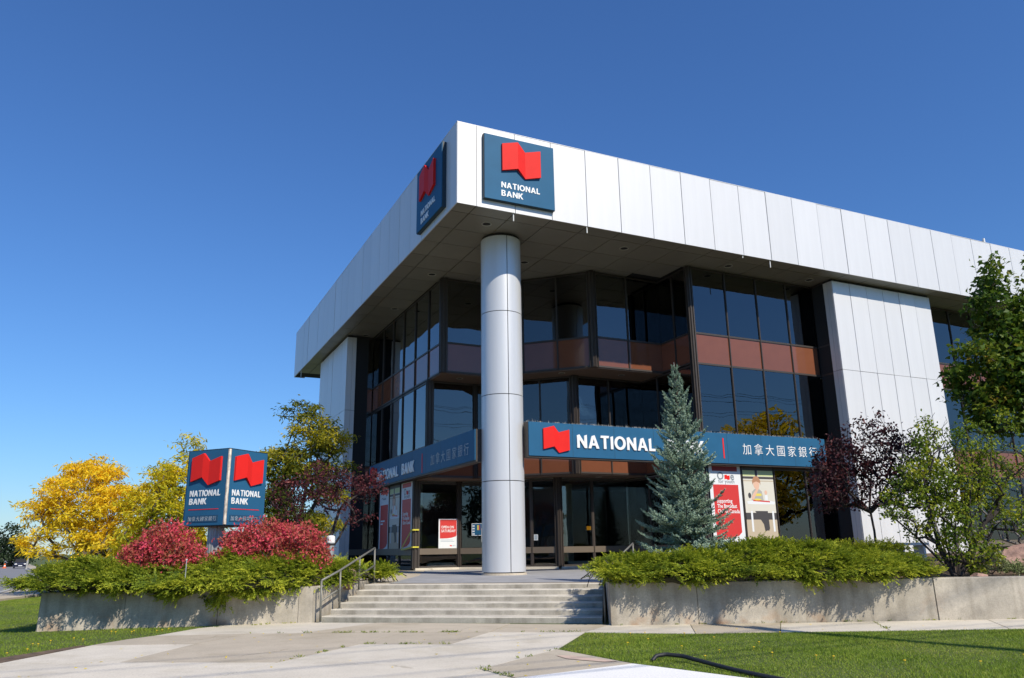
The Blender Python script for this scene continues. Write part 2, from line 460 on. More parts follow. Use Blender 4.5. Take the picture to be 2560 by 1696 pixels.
# soffit panels on the same module
SZ = SOF + 0.012
us = [0.04, PW / 2] + [PW / 2 + PW * k for k in range(1, 34)]
me_s = {}
def soffit_panel(u0, u1, w0, w1):
    key = (round(u1 - u0, 3), round(w1 - w0, 3))
    if key not in me_s:
        me_s[key] = MB().box(0.014, key[0] - 0.014, 0.014, key[1] - 0.014, 0, 0.03).me('soffit_panel', MAT['soffit'])
    o = obj('soffit_panel', me_s[key], bank, (u0, w0, SZ))
    o.rotation_euler = (random.uniform(-.002, .002), random.uniform(-.002, .002), 0)
for i in range(len(us) - 1):
    for j in range(20):
        u0, u1 = us[i], us[i + 1]; w0, w1 = us[j], us[j + 1]
        inside = (w0 < 1.75) or (u0 < 1.80) or (u0 < 9.0 and w0 < 6.0 and u0 + w0 < 9.9)
        if inside and u0 < 34:
            soffit_panel(u0, u1, w0, w1)
b = MB(); b.box(0.45, 40.5, 0.45, 25.0, SZ + 0.035, SZ + 0.06); b.build('soffit_backing', MAT['gap'], bank)
# recessed downlights
def downlight(u, w, z=SZ, r=0.155, mat='ring'):
    d = MB().lathe([(r, -0.001), (r, -0.016), (r * .84, -0.016), (r * .80, -0.004)], 20).build('downlight', MAT[mat], bank, loc=(u, w, z), smooth=False)
    MB().lathe([(0.001, -0.0035), (r * .80, -0.0035)], 20).build('lamp_recess', MAT['gap'], d)
for u, w in [(1.38, 1.08), (3.87, 3.57), (1.38, 5.95), (1.38, 10.42), (1.38, 14.82), (6.31, 1.12), (10.6, 1.08), (14.4, 1.07), (23.5, 1.08), (1.38, 20.2)]:
    downlight(u, w)
# drip tubes hanging under the joints of the band
for u, w, L in [(1.79, 0.06, .24), (4.27, 0.06, .20), (10.35, 0.06, .09), (11.55, 0.06, .26), (0.06, 23.2, .35)]:
    MB().tube([(0, 0, 0), (0, 0, -L)], 0.017, 6).build('drip_tube', MAT['white'], bank, loc=(u, w, SOF))

# round column
CU, CW, CR = 2.276, 2.042, 0.622
colr = MB().lathe([(CR - .04, 0.05), (CR - .04, 10.15)], 40).build('corner_column', MAT['gap'], bank, smooth=True, loc=(CU, CW, 0))
MB().lathe([(0.001, 0.06), (CR + .012, 0.055), (CR + .03, 0.0)], 40).build('column_base', MAT['slab_tan'], colr)
H = 2.54
ang0 = math.radians(-71 - 90) - BRZ          # seam azimuths, seen from the steps
def col_panel(z0, z1, me_cache={}):
    key = round(z1 - z0, 3)
    if key in me_cache: return me_cache[key]
    n = 28; dg = 0.011 / CR
    V = []; Q = []
    for i in range(n + 1):
        a = dg + (math.pi / 2 - 2 * dg) * i / n
        for r in (CR, CR - .03):
            for z in (0.011, key - 0.011):
                V.append((r * math.cos(a), r * math.sin(a), z))
    for i in range(n):
        p, q = 4 * i, 4 * i + 4
        Q.append([p, q, q + 1, p + 1])
    nv = len(V); V = V + V                      # the edges get vertices of their own, so that only the face is smooth
    for i in range(n):
        p, q = nv + 4 * i, nv + 4 * i + 4
        Q += [[p + 1, q + 1, q + 3, p + 3], [p, p + 2, q + 2, q]]
    Q += [[nv, nv + 1, nv + 3, nv + 2], [nv + 4 * n, nv + 4 * n + 2, nv + 4 * n + 3, nv + 4 * n + 1]]
    me = mesh_np('column_panel', V, Q, mat=MAT['column'])
    me.polygons.foreach_set('use_smooth', [i < n for i in range(len(Q))])

    me_cache[key] = me
    return me
zz = [0.07, 2.585, 5.09, 7.63, 10.07]
for i in range(4):
    for k in range(4):
        o = obj('column_panel', col_panel(zz[i], zz[i + 1]), colr, (0, 0, zz[i]))
        o.rotation_euler = (0, 0, ang0 + k * math.pi / 2)

# ---- curtain walls ---------------------------------------------------------
def glazing(p0, p1, cuts, bands, z0, z1, posts=(0.0, 0.0), mull=0.055, depth=0.055, mat_m='bronze'):
    """panes between plan points p0->p1 (outside on the right-hand side); cuts = distances of mullions;
    bands = list of (z0, z1, 'glass'|'spandrel'|'clear'|'rail')"""
    p0 = np.array(p0, float); p1 = np.array(p1, float)
    L = np.linalg.norm(p1 - p0); d = (p1 - p0) / L
    P = lambda s: p0 + d * s
    ed = [0.0] + list(cuts) + [L]
    for a, c in zip(ed[:-1], ed[1:]):
        for (za, zb, kind) in bands:
            mid = (P(a) + P(c)) / 2
            rot = math.atan2(d[1], d[0])
            w = c - a
            if kind == 'rail':
                o = obj('kick_rail', MB().box(-w / 2, w / 2, -0.055, 0.02, 0, zb - za).me('kick_rail', MAT['rail']), bank, (mid[0], mid[1], za))
            else:
                nm = {'glass': 'window_pane', 'clear': 'shopfront_pane', 'spandrel': 'spandrel_panel'}[kind]
                mt = {'glass': 'glass', 'clear': 'clear', 'spandrel': 'spandrel'}[kind]
                o = obj(nm, MB().box(-w / 2 + .012, w / 2 - .012, -0.008, 0.008, 0.008, zb - za - .008).me(nm, MAT[mt]), bank, (mid[0], mid[1], za))
            o.rotation_euler = (random.uniform(-.0025, .0025) if kind == 'glass' else 0, 0, rot + (random.uniform(-.003, .003) if kind == 'glass' else 0))
    for s in cuts:
        m = MB(); m.obox(P(s - mull / 2), P(s + mull / 2), -0.03, depth * .72, z0, z1); m.obox(P(s - mull / 4), P(s + mull / 4), depth * .72, depth, z0, z1)
        m.build('mullion', MAT[mat_m], bank)
    zs = sorted({z for bd in bands for z in bd[:2]})
    for z in zs:
        if any(bd[2] == 'rail' and z in bd[:2] for bd in bands): continue
        m = MB()
        za, zb = z - 0.032, z + 0.032
        if z == zs[0]: za, zb = z, z + 0.06
        if z == zs[-1]: za, zb = z - 0.06, z
        m.obox(P(0.0), P(L), -0.03, depth * .62, za, zb)
        m.build('transom', MAT[mat_m], bank)
def post(u, w, z0, z1, s=0.16, rot=0.0, mat='bronze'):
    """ribbed corner post"""
    m = MB()
    m.box(-s / 2, s / 2, -s / 2, s / 2, 0, z1 - z0)
    for k in (-1, 1):
        m.box(k * s * .30 - .018, k * s * .30 + .018, -s / 2 - .035, s / 2 + .035, 0.001, z1 - z0 - .001)
        m.box(-s / 2 - .035, s / 2 + .035, k * s * .30 - .018, k * s * .30 + .018, 0.002, z1 - z0 - .002)
    o = m.build('corner_post', MAT[mat], bank, loc=(u, w, z0)); o.rotation_euler = (0, 0, rot)

UP = [(6.68, 7.75, 'spandrel'), (7.75, 10.13, 'glass')]
MID = [(3.19, 4.27, 'spandrel'), (4.27, 6.64, 'glass')]
FULL = [(0.08, 0.52, 'clear'), (0.52, 0.76, 'rail'), (0.76, 3.2, 'clear'), (3.2, 4.27, 'spandrel'), (4.27, 6.68, 'glass')] + UP
GRD = [(0.08, 0.54, 'clear'), (0.54, 0.75, 'rail'), (0.75, 3.11, 'clear')]
dg = lambda a, b: math.dist(a, b)
# right bay
glazing((9.33, 1.65), (15.0, 1.65), [1.50, 2.93, 4.37], FULL, 0.08, 10.13)
# right bay beyond the white pier
glazing((20.27, 1.60), (34.5, 1.60), [0.95 + 1.44 * k for k in range(10)], FULL, 0.08, 10.13)
# return beside the entrance
glazing((9.25, 3.42), (9.25, 1.73), [0.85], [(6.68, 7.75, 'spandrel'), (7.75, 10.13, 'glass')], 6.68, 10.13)
glazing((9.25, 4.78), (9.25, 1.73), [1.0, 2.0], MID, 3.19, 6.64)
glazing((9.25, 6.10), (9.25, 1.73), [1.45, 2.9], GRD, 0.08, 3.11)
post(9.27, 1.67, 0.05, 10.13, 0.17)
# upper storey over the entrance
UA, UB, UC = (6.40, 3.42), (3.71, 6.11), (1.86, 6.11)
glazing(UA, (9.25, 3.42), [1.43], UP, 6.68, 10.13)
glazing(UB, UA, [1.25, 2.52], UP, 6.68, 10.13)
glazing(UC, UB, [], UP, 6.68, 10.13)
post(*UA, 6.66, 10.13, 0.22, math.radians(22)); post(*UB, 6.66, 10.13, 0.14, math.radians(22)); post(1.90, 6.13, 6.66, 10.13, 0.20)
# middle storey, set back
MA, MB_, MC = (6.35, 4.78), (3.67, 7.46), (1.86, 7.46)
glazing(MA, (9.25, 4.78), [1.43], MID, 3.19, 6.64)
glazing(MB_, MA, [1.25, 2.52], MID, 3.19, 6.64)
glazing(MC, MB_, [], MID, 3.19, 6.64)
post(*MA, 3.17, 6.64, 0.22, math.radians(22)); post(*MB_, 3.17, 6.64, 0.14, math.radians(22)); post(1.90, 7.48, 3.19, 6.64, 0.2)
# ground floor, set back again
GA, GB, GC = (6.30, 6.10), (3.58, 8.82), (1.86, 8.82)
glazing(GA, (9.25, 6.10), [1.40], GRD, 0.08, 3.11, mull=0.11)
glazing(GB, GA, [1.0, 1.92, 2.84], GRD, 0.08, 3.11, mull=0.12)
glazing(GC, GB, [], GRD, 0.08, 3.11)
post(*GA, 0.05, 3.17, 0.2, math.radians(22)); post(*GB, 0.05, 3.17, 0.15, math.radians(22)); post(1.91, 8.84, 0.05, 3.19, 0.2)
# door pulls and leaves on the canted entrance
for s in (1.0, 1.92):
    n_ = np.array(GB) + (np.array(GA) - np.array(GB)) / dg(GA, GB) * s
    MB().tube([(0, 0, 0), (0, 0, .5)], 0.016, 8).build('door_handle', MAT['steel'], bank, loc=(n_[0] - .14, n_[1] - .09, 0.95))
# left side
EC = [1.45, 2.95, 4.42, 5.86, 7.31]
def left_run(w0, bands, z0, z1):
    cuts = [15.06 - x for x in (13.42, 11.97, 10.53, 9.06, 7.52) if x > w0 + .25]
    glazing((1.86, 15.06), (1.86, w0), cuts, bands, z0, z1)
left_run(6.20, UP, 6.68, 10.13)
left_run(7.55, MID, 3.19, 6.66)
left_run(8.92, [(0.08, 0.52, 'clear'), (0.52, 0.76, 'rail'), (0.76, 3.2, 'clear')], 0.08, 3.2)
# short returns between glass and piers
glazing((15.06, 1.62), (15.06, 1.03), [], FULL, 0.08, 10.13)
glazing((1.03, 15.12), (1.83, 15.12), [], FULL, 0.08, 10.13)
# soffits under the overhangs
poly_prism('overhang_soffit', [(9.25, 3.42), UA, UB, (1.86, 6.11), (1.86, 7.46), MB_, MA, (9.25, 4.78)], 6.645, 6.675, MAT['soffit_brown'], bank)
poly_prism('overhang_soffit', [(9.25, 4.78), MA, MB_, (1.86, 7.46), (1.86, 8.82), GB, GA, (9.25, 6.10)], 3.155, 3.185, MAT['soffit_brown'], bank)
for u, w in [(5.75, 4.55), (7.9, 4.05), (2.75, 6.7)]: downlight(u, w, 6.645, 0.12, 'soffit')
for u, w in [(7.6, 5.4), (4.7, 7.15), (2.7, 8.1)]: downlight(u, w, 3.155, 0.12, 'soffit')
# door threshold kerb
b = MB()
for a, c in ((GC, GB), (GB, GA), (GA, (9.25, 6.10))): b.obox(a, c, -0.1, 0.16, 0.0, 0.078)
b.build('door_sill', MAT['slab'], bank)
b = MB(); b.obox((9.33, 1.65), (15.17, 1.65), -.1, .1, 0, .078); b.obox((1.86, 15.32), (1.86, 8.92), -.1, .1, 0, .078); b.obox((20.47, 1.6), (34.5, 1.6), -.1, .1, 0, .078); b.obox((9.25, 6.1), (9.25, 1.73), -.1, .1, 0, .0775)
b.build('wall_base', MAT['bronze'], bank)

# ---- white piers -----------------------------------------------------------
def pier(origin, rot, width, n):
    """panelled pier; local x along its face, outside towards -y"""
    e = bpy.data.objects.new('white_pier', MB().box(.03, width - .03, .04, 1.0, 0.0, 10.13).me('pier_core', MAT['gap'])); COL.objects.link(e)
    e.parent = bank; e.location = origin; e.rotation_euler = (0, 0, rot)
    pw = width / n
    lo = MB().box(G, pw - G, 0, .03, 0.02, 6.715).me('pier_panel_low', MAT['panel'])
    hi = MB().box(G, pw - G, 0, .03, 6.73, 10.06).me('pier_panel_high', MAT['panel'])
    for k in range(n):
        for me in (lo, hi):
            o = obj('pier_panel', me, e, (k * pw, 0, 0)); jig(o, .0005)
    return e
e = pier((15.0, 0.60, 0), 0, 5.27, 6)
for x in (0,):
    for y0, y1 in ((.034, .24), (.25, .42)):
        for z0, z1 in ((.02, 6.715), (6.73, 10.06)):
            obj('pier_panel', MB().box(0, .03, y0, y1, z0, z1).me('pier_side', MAT['panel']), e)
            obj('pier_panel', MB().box(5.24, 5.27, y0, y1, z0, z1).me('pier_side', MAT['panel']), e)
e = pier((0.60, 20.75, 0), -math.pi / 2, 5.70, 6)
for y0, y1 in ((.034, .24), (.25, .42)):
    for z0, z1 in ((.02, 6.715), (6.73, 10.06)):
        obj('pier_panel', MB().box(5.67, 5.70, y0, y1, z0, z1).me('pier_side', MAT['panel']), e)
        obj('pier_panel', MB().box(0, .03, y0, y1, z0, z1).me('pier_side', MAT['panel']), e)

# ---- body of the building: floors, ceilings, inner walls, rear walls --------
def inset_poly(A, Bp, C, r=.06):
    return [(C[0] + r, C[1] + r), (Bp[0] + r * .4, Bp[1] + r), (A[0] + r * .4, A[1] + r), (9.25 + r, A[1] + r), (9.25 + r, 1.65 + r), (15.2, 1.65 + r), (34.4, 1.65 + r), (34.4, 24.4), (1.92, 24.4)]
poly_prism('ground_floor', inset_poly(GA, GB, GC), 0.0, 0.03, MAT['floor'], bank)
poly_prism('floor_slab', inset_poly(GA, GB, GC), 3.125, 3.15, MAT['ceiling'], bank)
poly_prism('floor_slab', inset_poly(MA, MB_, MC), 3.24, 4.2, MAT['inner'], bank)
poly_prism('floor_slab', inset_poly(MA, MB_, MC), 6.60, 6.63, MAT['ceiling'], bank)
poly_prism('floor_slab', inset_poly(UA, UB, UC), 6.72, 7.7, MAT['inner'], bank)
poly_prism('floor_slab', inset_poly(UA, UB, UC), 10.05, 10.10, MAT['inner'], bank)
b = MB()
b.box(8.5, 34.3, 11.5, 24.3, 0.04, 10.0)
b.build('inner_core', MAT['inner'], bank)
for q_, mt_, nm_ in [((9.32, 15.1, 6.2, 6.3, 0.04, 3.1), 'inner_g', 'inner_wall'), ((6.9, 7.0, 7.4, 11.4, .04, 3.1), 'inner_g', 'inner_wall'), ((5.72, 6.9, 11.3, 11.4, .04, 3.1), 'inner_g', 'inner_wall'), ((2.3, 5.58, 13.0, 13.1, .04, 3.1), 'inner_g', 'inner_wall'), ((7.02, 7.3, 9.0, 9.3, .04, 3.1), 'cream', 'inner_pier'), ((7.6, 7.9, 7.9, 8.2, .04, 3.1), 'cream', 'inner_pier'), ((9.32, 15.1, 5.4, 5.5, 4.22, 6.58), 'inner', 'inner_wall'), ((9.32, 15.1, 5.4, 5.5, 7.72, 10.0), 'inner', 'inner_wall'), ((15.3, 15.4, 1.8, 11, .04, 10.0), 'inner', 'inner_wall'), ((5.6, 5.7, 10.4, 15.2, .04, 10.0), 'inner', 'inner_wall'), ((20.6, 34, 6.2, 6.3, .04, 10.0), 'inner', 'inner_wall'), ]:
    MB().box(*q_).build(nm_, MAT[mt_], bank)
b = MB(); b.box(1.86, 34.5, 24.42, 24.6, 0, 10.14); b.box(34.42, 34.6, 1.6, 24.42, 0, 10.14); b.box(1.80, 1.88, 20.7, 24.6, 0, 10.13)
b.build('rear_wall', MAT['panel'], bank)
# things seen through the glass
b = MB(); b.box(2.00, 2.24, 9.12, 9.4, 0.62, 3.1); b.build('inside_pillar', MAT['cream'], bank)
b = MB(); b.box(1.99, 2.25, 9.11, 9.41, 0.03, 0.60); b.build('pillar_plinth', MAT['brick'], bank)
b = MB(); b.box(13.25, 13.5, 1.86, 1.90, 4.28, 6.55); b.box(13.52, 13.9, 1.84, 1.88, 4.28, 6.55); b.box(13.92, 14.5, 1.86, 1.90, 4.28, 6.55)
b.build('window_drape', MAT['drape'], bank)
for (u, w, z, L) in [(3.0, 13.3, 9.6, 1.2), (3.0, 14.0, 8.9, 0.8), (3.2, 13.6, 4.9, .8)]:
    b = MB().box(-L / 2, L / 2, -.06, .06, 0, .05)
    m_, nt_, out_ = mat_base('tube_light'); em = nd(nt_, 'ShaderNodeEmission', Strength=0.9); em.inputs[0].default_value = (1, .85, .3, 1); nt_.links.new(em.outputs[0], out_.inputs[0])
    b.build('ceiling_lamp', m_, bank, loc=(u, w, z))

# ------------------------------------------------------------------ lettering
GLY = {
 'N': (0.75, [[(0,0),(0,.93),(.19,1),(.56,.40),(.56,.93),(.75,1),(.75,0),(.57,0),(.19,.62),(.19,0)]]),
 'A': (0.84, [[(0,0),(.28,.93),(.50,1),(.84,0),(.62,0),(.55,.22),(.28,.22),(.21,0)], [(.33,.39),(.50,.39),(.42,.72)]]),
 'T': (0.70, [[(.25,0),(.25,.82),(0,.82),(.06,1),(.70,1),(.64,.82),(.45,.82),(.45,0)]]),
 'I': (0.20, [[(0,0),(0,.93),(.20,1),(.20,0)]]),
 'O': (0.90, [[(.45+.45*math.cos(t),.5+.52*math.sin(t)) for t in np.linspace(0,2*math.pi,28,endpoint=False)],
              [(.45+.24*math.cos(t),.5+.33*math.sin(t)) for t in np.linspace(0,2*math.pi,22,endpoint=False)]]),
 'L': (0.58, [[(0,0),(0,.93),(.20,1),(.20,.19),(.58,.19),(.52,0)]]),
 'B': (0.68, [[(0,0),(0,1),(.42,1),(.57,.93),(.62,.78),(.58,.62),(.48,.54),(.62,.46),(.68,.29),(.62,.10),(.42,0)],
              [(.2,.60),(.2,.83),(.36,.83),(.42,.77),(.42,.66),(.36,.60)], [(.2,.17),(.2,.43),(.38,.43),(.46,.37),(.46,.23),(.38,.17)]]),
 'K': (0.78, [[(0,0),(0,.93),(.20,1),(.20,.58),(.48,1),(.74,1),(.40,.54),(.78,0),(.52,0),(.26,.40),(.20,.33),(.20,0)]]),
}
def fill_mesh(name, loops, depth, mat):
    """flat outline with holes given thickness: local x right, z up, front at y = -depth"""
    c = bpy.data.curves.new(name, 'CURVE'); c.dimensions = '2D'; c.fill_mode = 'BOTH'; c.extrude = depth / 2
    for lp in loops:
        sp = c.splines.new('POLY'); sp.points.add(len(lp) - 1); sp.use_cyclic_u = True
        for p, (x, y) in zip(sp.points, lp): p.co = (x, y, 0, 1)
    o = bpy.data.objects.new('tmp', c); COL.objects.link(o)
    bpy.context.view_layer.update()
    me = bpy.data.meshes.new_from_object(o.evaluated_get(bpy.context.evaluated_depsgraph_get()))
    bpy.data.objects.remove(o); bpy.data.curves.remove(c)
    me.name = name
    me.transform(Matrix(((1, 0, 0, 0), (0, 0, -1, -depth / 2), (0, 1, 0, 0), (0, 0, 0, 1))))
    me.materials.clear(); me.materials.append(mat)
    return me
_gl = {}
def word(parent, text, x0, x1, z0, cap, y, depth, mat, gap=0.10):
    tot = sum(GLY[ch][0] for ch in text) + gap * (len(text) - 1)
    sx = (x1 - x0) / tot
    x = x0
    for ch in text:
        key = (ch, round(sx, 4), round(cap, 4), depth, mat)
        if key not in _gl:
            _gl[key] = fill_mesh('letter', [[(px * sx, pz * cap) for px, pz in lp] for lp in GLY[ch][1]], depth, MAT[mat])
        obj('letter', _gl[key], parent, (x, y, z0))
        x += (GLY[ch][0] + gap) * sx
_tx = {}
def text_me(body, size, depth, mat, fat=0.0, align='LEFT', sx=1.0, spacing=1.0):
    c = bpy.data.curves.new('text', 'FONT'); c.body = body; c.size = size; c.extrude = depth / 2; c.offset = fat; c.align_x = align
    c.resolution_u = 2; c.space_line = spacing
    o = bpy.data.objects.new('tmp', c); COL.objects.link(o)
    bpy.context.view_layer.update()
    me = bpy.data.meshes.new_from_object(o.evaluated_get(bpy.context.evaluated_depsgraph_get()))
    bpy.data.objects.remove(o); bpy.data.curves.remove(c)
    me.transform(Matrix(((sx, 0, 0, 0), (0, 0, -1, -depth / 2), (0, 1, 0, 0), (0, 0, 0, 1))))
    me.materials.clear(); me.materials.append(MAT[mat])
    return me
HAN = '加拿大國家銀行'
def han(parent, x0, x1, z0, size, y, depth, mat, fat=0.0):
    step = (x1 - x0 - size) / 6
    for i, ch in enumerate(HAN):
        key = (ch, size, mat)
        if key not in _tx: _tx[key] = text_me(ch, size, depth, mat, fat)
        obj('letter', _tx[key], parent, (x0 + i * step, y, z0))
def emblem(parent, x0, z_top, w, h, y, depth=0.07, drop=None, name='emblem'):
    """red folded flag: left leaf, narrow slanted fold, right leaf; x0/z_top = upper left corner of its left leaf"""
    a, bq = 0.40 * w, 0.60 * w
    up = 0.105 * w; dn = 0.105 * w
    top = [(0, 0), (a, up), (bq, -dn), (w, 0)]
    dep = [depth * .75, depth, depth * .55, depth * .9]
    V = []; 
    for (x, z), d in zip(top, dep):
        V += [(x, -d, z), (x, -d, z - h), (x, 0, z), (x, 0, z - h)]
    Q = []
    for i in range(3):
        p, q = 4 * i, 4 * i + 4
        Q += [[p + 1, q + 1, q, p], [p, q, q + 2, p + 2], [p + 1, p + 3, q + 3, q + 1]]
    Q += [[0, 2, 3, 1], [12, 13, 15, 14]]
    return obj(name, mesh_np(name, V, Q, mat=MAT['red']), parent, (x0, y, z_top))

# ---- signs on the roof band --------------------------------------------------
def band_sign(name, label, u, w, rz, x0, x1, z0, z1, ex0, ew, tx0, tx1):
    x, y, z = b2w(u, w)
    t = thing(name, label, 'sign', (x, y, 0), BRZ + rz, 'square bank signs on the roof band')
    b = MB(); b.box(x0, x1, -0.14, -0.02, z0, z1); b.build('sign_board', MAT['blue'], t)
    b = MB(); b.box(x0 - .012, x1 + .012, -0.115, -0.001, z0 - .012, z1 + .012); b.build('sign_case', MAT['blue2'], t)
    emblem(t, ex0, z0 + 1.79, ew, 0.86, -0.14, 0.09)
    word(t, 'NATIONAL', tx0, tx1, z0 + 0.41, 0.185, -0.14, 0.012, 'letter')
    word(t, 'BANK', tx0, tx0 + (tx1 - tx0) * .56, z0 + 0.145, 0.185, -0.14, 0.012, 'letter')
    return t
band_sign('roof_sign', 'square blue bank sign on the sunlit side of the white roof band', 0, -0.001, 0, 0.795, 3.068, 10.40, 12.443, 1.333, 1.252, 1.316, 2.576)
band_sign('roof_sign', 'square blue bank sign on the shaded side of the white roof band', -0.001, 0, -math.pi / 2, -3.17, -0.885, 10.385, 12.47, -2.765, 1.36, -2.72, -1.42)

# ---- long sign beams ---------------------------------------------------------
def sign_beam(label, u, w, rz, x0, x1, z0, z1, ex, ew, ez, tn, tb, tz, cap, bar, hx, hz, hs, mat_l, mat_h):
    x, y, z = b2w(u, w)
    t = thing('sign_beam', label, 'sign', (x, y, 0), BRZ + rz, 'long blue sign beams over the entrance')
    b = MB(); b.box(x0, x1, 0.0, 0.03, z0, z1); b.build('sign_face', MAT['blue'], t)
    b = MB(); b.box(x0 - .02, x1 + .02, 0.031, 0.30, z0 - .05, z1 + .006); b.build('beam_case', MAT['bronze'], t)
    for s in np.linspace(x0, x1, 9)[1:-1]:
        b = MB(); b.box(s - .004, s + .004, -0.0015, 0.0, z0 + .004, z1 - .004); b.build('face_joint', MAT['blue2'], t)
    emblem(t, ex, ez, ew, ew * .70, 0.0, 0.07)
    word(t, 'NATIONAL', tn[0], tn[1], tz, cap, -0.004, 0.03, mat_l)
    word(t, 'BANK', tb[0], tb[1], tz, cap, -0.004, 0.03, mat_l)
    b = MB(); b.box(bar - .025, bar + .025, -0.008, 0.0, tz - .12, tz + .54); b.build('red_bar', MAT['red'], t)
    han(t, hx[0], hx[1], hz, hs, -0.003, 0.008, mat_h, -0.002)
    # grime and bird spikes along the top edge
    V = []; T = []; n = 0
    for k in range(900):
        xx = random.uniform(x0, x1); yy = random.uniform(.05, .28); hh = random.uniform(.02, .085) * (1.6 if random.random() < .1 else 1)
        dx, dy = random.uniform(-.05, .05), random.uniform(-.05, .05)
        V += [(xx - .006, yy, z1), (xx + .006, yy, z1), (xx + dx, yy + dy, z1 + hh)]; T.append([n, n + 1, n + 2]); n += 3
    o = obj('bird_spikes', mesh_np('bird_spikes', V, None, T, MAT['ring']), t); o['kind'] = 'stuff'
    return t
sign_beam('long blue sign beam in sunlight right of the column with emblem behind the spruce', 0, 1.30, 0, 2.77, 14.45, 3.30, 4.285,
          3.225, 0.865, 4.10, (4.365, 7.20), (7.62, 9.10), 3.58, 0.40, 9.90, (10.69, 14.05), 3.645, 0.40, 'letter', 'letter')
sign_beam('long blue sign beam in shade left of the column above the shopfront', 1.50, 0, -math.pi / 2, -13.9, -2.32, 3.235, 4.14,
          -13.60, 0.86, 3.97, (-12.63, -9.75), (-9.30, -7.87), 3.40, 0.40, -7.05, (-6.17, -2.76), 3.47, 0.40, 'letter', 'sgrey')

# ------------------------------------------------------------------ posters
MAT['p_white'] = pbr('poster_white', (0.74, 0.77, 0.78), rough=0.5)
MAT['p_red'] = pbr('poster_red', (0.60, 0.035, 0.03), rough=0.5)
MAT['p_dred'] = pbr('poster_dark_red', (0.28, 0.01, 0.015), rough=0.5)
MAT['p_grey'] = pbr('poster_grey_text', (0.20, 0.24, 0.27), rough=0.5)
MAT['p_cream'] = pbr('poster_cream', (0.66, 0.64, 0.55), rough=0.5)
MAT['p_tan'] = pbr('poster_tan', (0.50, 0.42, 0.30), rough=0.5)
MAT['p_dark'] = pbr('poster_dark', (0.06, 0.055, 0.055), rough=0.5)
MAT['p_hair'] = pbr('poster_hair', (0.42, 0.22, 0.12), rough=0.5)
MAT['p_skin'] = pbr('poster_skin', (0.72, 0.46, 0.33), rough=0.5)
MAT['p_shirt'] = pbr('poster_shirt', (0.40, 0.40, 0.36), rough=0.5)
MAT['p_yellow'] = pbr('poster_yellow', (0.72, 0.60, 0.10), rough=0.5)
MAT['p_green'] = pbr('poster_green', (0.55, 0.62, 0.30), rough=0.5)
def flat(parent, name, pts, y, mat):
    me = bpy.data.meshes.new(name)
    me.from_pydata([(x, y, z) for x, z in pts], [], [tuple(range(len(pts)))]); me.update(); me.materials.append(MAT[mat])
    return obj(name, me, parent)
def R_(x0, x1, z0, z1): return [(x0, z0), (x1, z0), (x1, z1), (x0, z1)]
def ell(cx, cz, rx, rz, n=18, a0=0, a1=2 * math.pi): return [(cx + rx * math.cos(a0 + (a1 - a0) * i / n), cz + rz * math.sin(a0 + (a1 - a0) * i / n)) for i in range(n)]
def poster_at(label, u, w, rz, W, H, z, group='tall posters in the shop windows'):
    x, y, _ = b2w(u, w)
    t = thing('window_poster', label, 'poster', (x, y, z), BRZ + rz, group)
    b = MB(); b.box(0, W, -0.004, 0, 0, H); b.build('sheet', MAT['p_white'], t)
    return t
def red_poster(label, u, w, rz, W, H, z, text=True):
    t = poster_at(label, u, w, rz, W, H, z)
    flat(t, 'top_band', R_(W * .10, W * .90, H * .925, H * .99), -.006, 'p_dred' if rz == 0 else 'p_red')
    fw = [(W * .10, H * .02), (W * .30, H * .025), (W * .60, H * .045), (W * .80, H * .075), (W * .90, H * .12), (W * .90, H * .745), (W * .10, H * .745)]
    flat(t, 'red_field', fw, -.006, 'p_red')
    if text:
        obj('text', text_me('O', W * .27, .002, 'p_grey', .006), t, (W * .24, -.006, H * .812))
        obj('text', text_me('e', W * .27, .002, 'p_grey', .006), t, (W * .66, -.006, H * .812))
        flat(t, 'small_emblem', [(W * .48, H * .872), (W * .55, H * .880), (W * .58, H * .864), (W * .65, H * .872), (W * .65, H * .815), (W * .58, H * .806), (W * .55, H * .821), (W * .48, H * .815)], -.006, 'red')
        obj('text', text_me('for youth', W * .135, .002, 'p_grey', .001), t, (W * .28, -.006, H * .765))
        for k_, line in enumerate(('Supporting', 'The Breakfast', 'Club of Canada')):
            obj('text', text_me(line, W * .135, .002, 'letter', .003, sx=.82), t, (W * .18, -.008, H * (.505 - .068 * k_)))
    else:
        for k in range(4): flat(t, 'text_block', R_(W * (.36 + .08 * k), W * (.42 + .08 * k), H * .83, H * .855), -.006, 'p_grey')
        for k, ww in enumerate((.42, .25)): flat(t, 'text_block', R_(W * .16, W * (.16 + ww), H * (.47 - .045 * k), H * (.495 - .045 * k)), -.008, 'p_white')
    return t
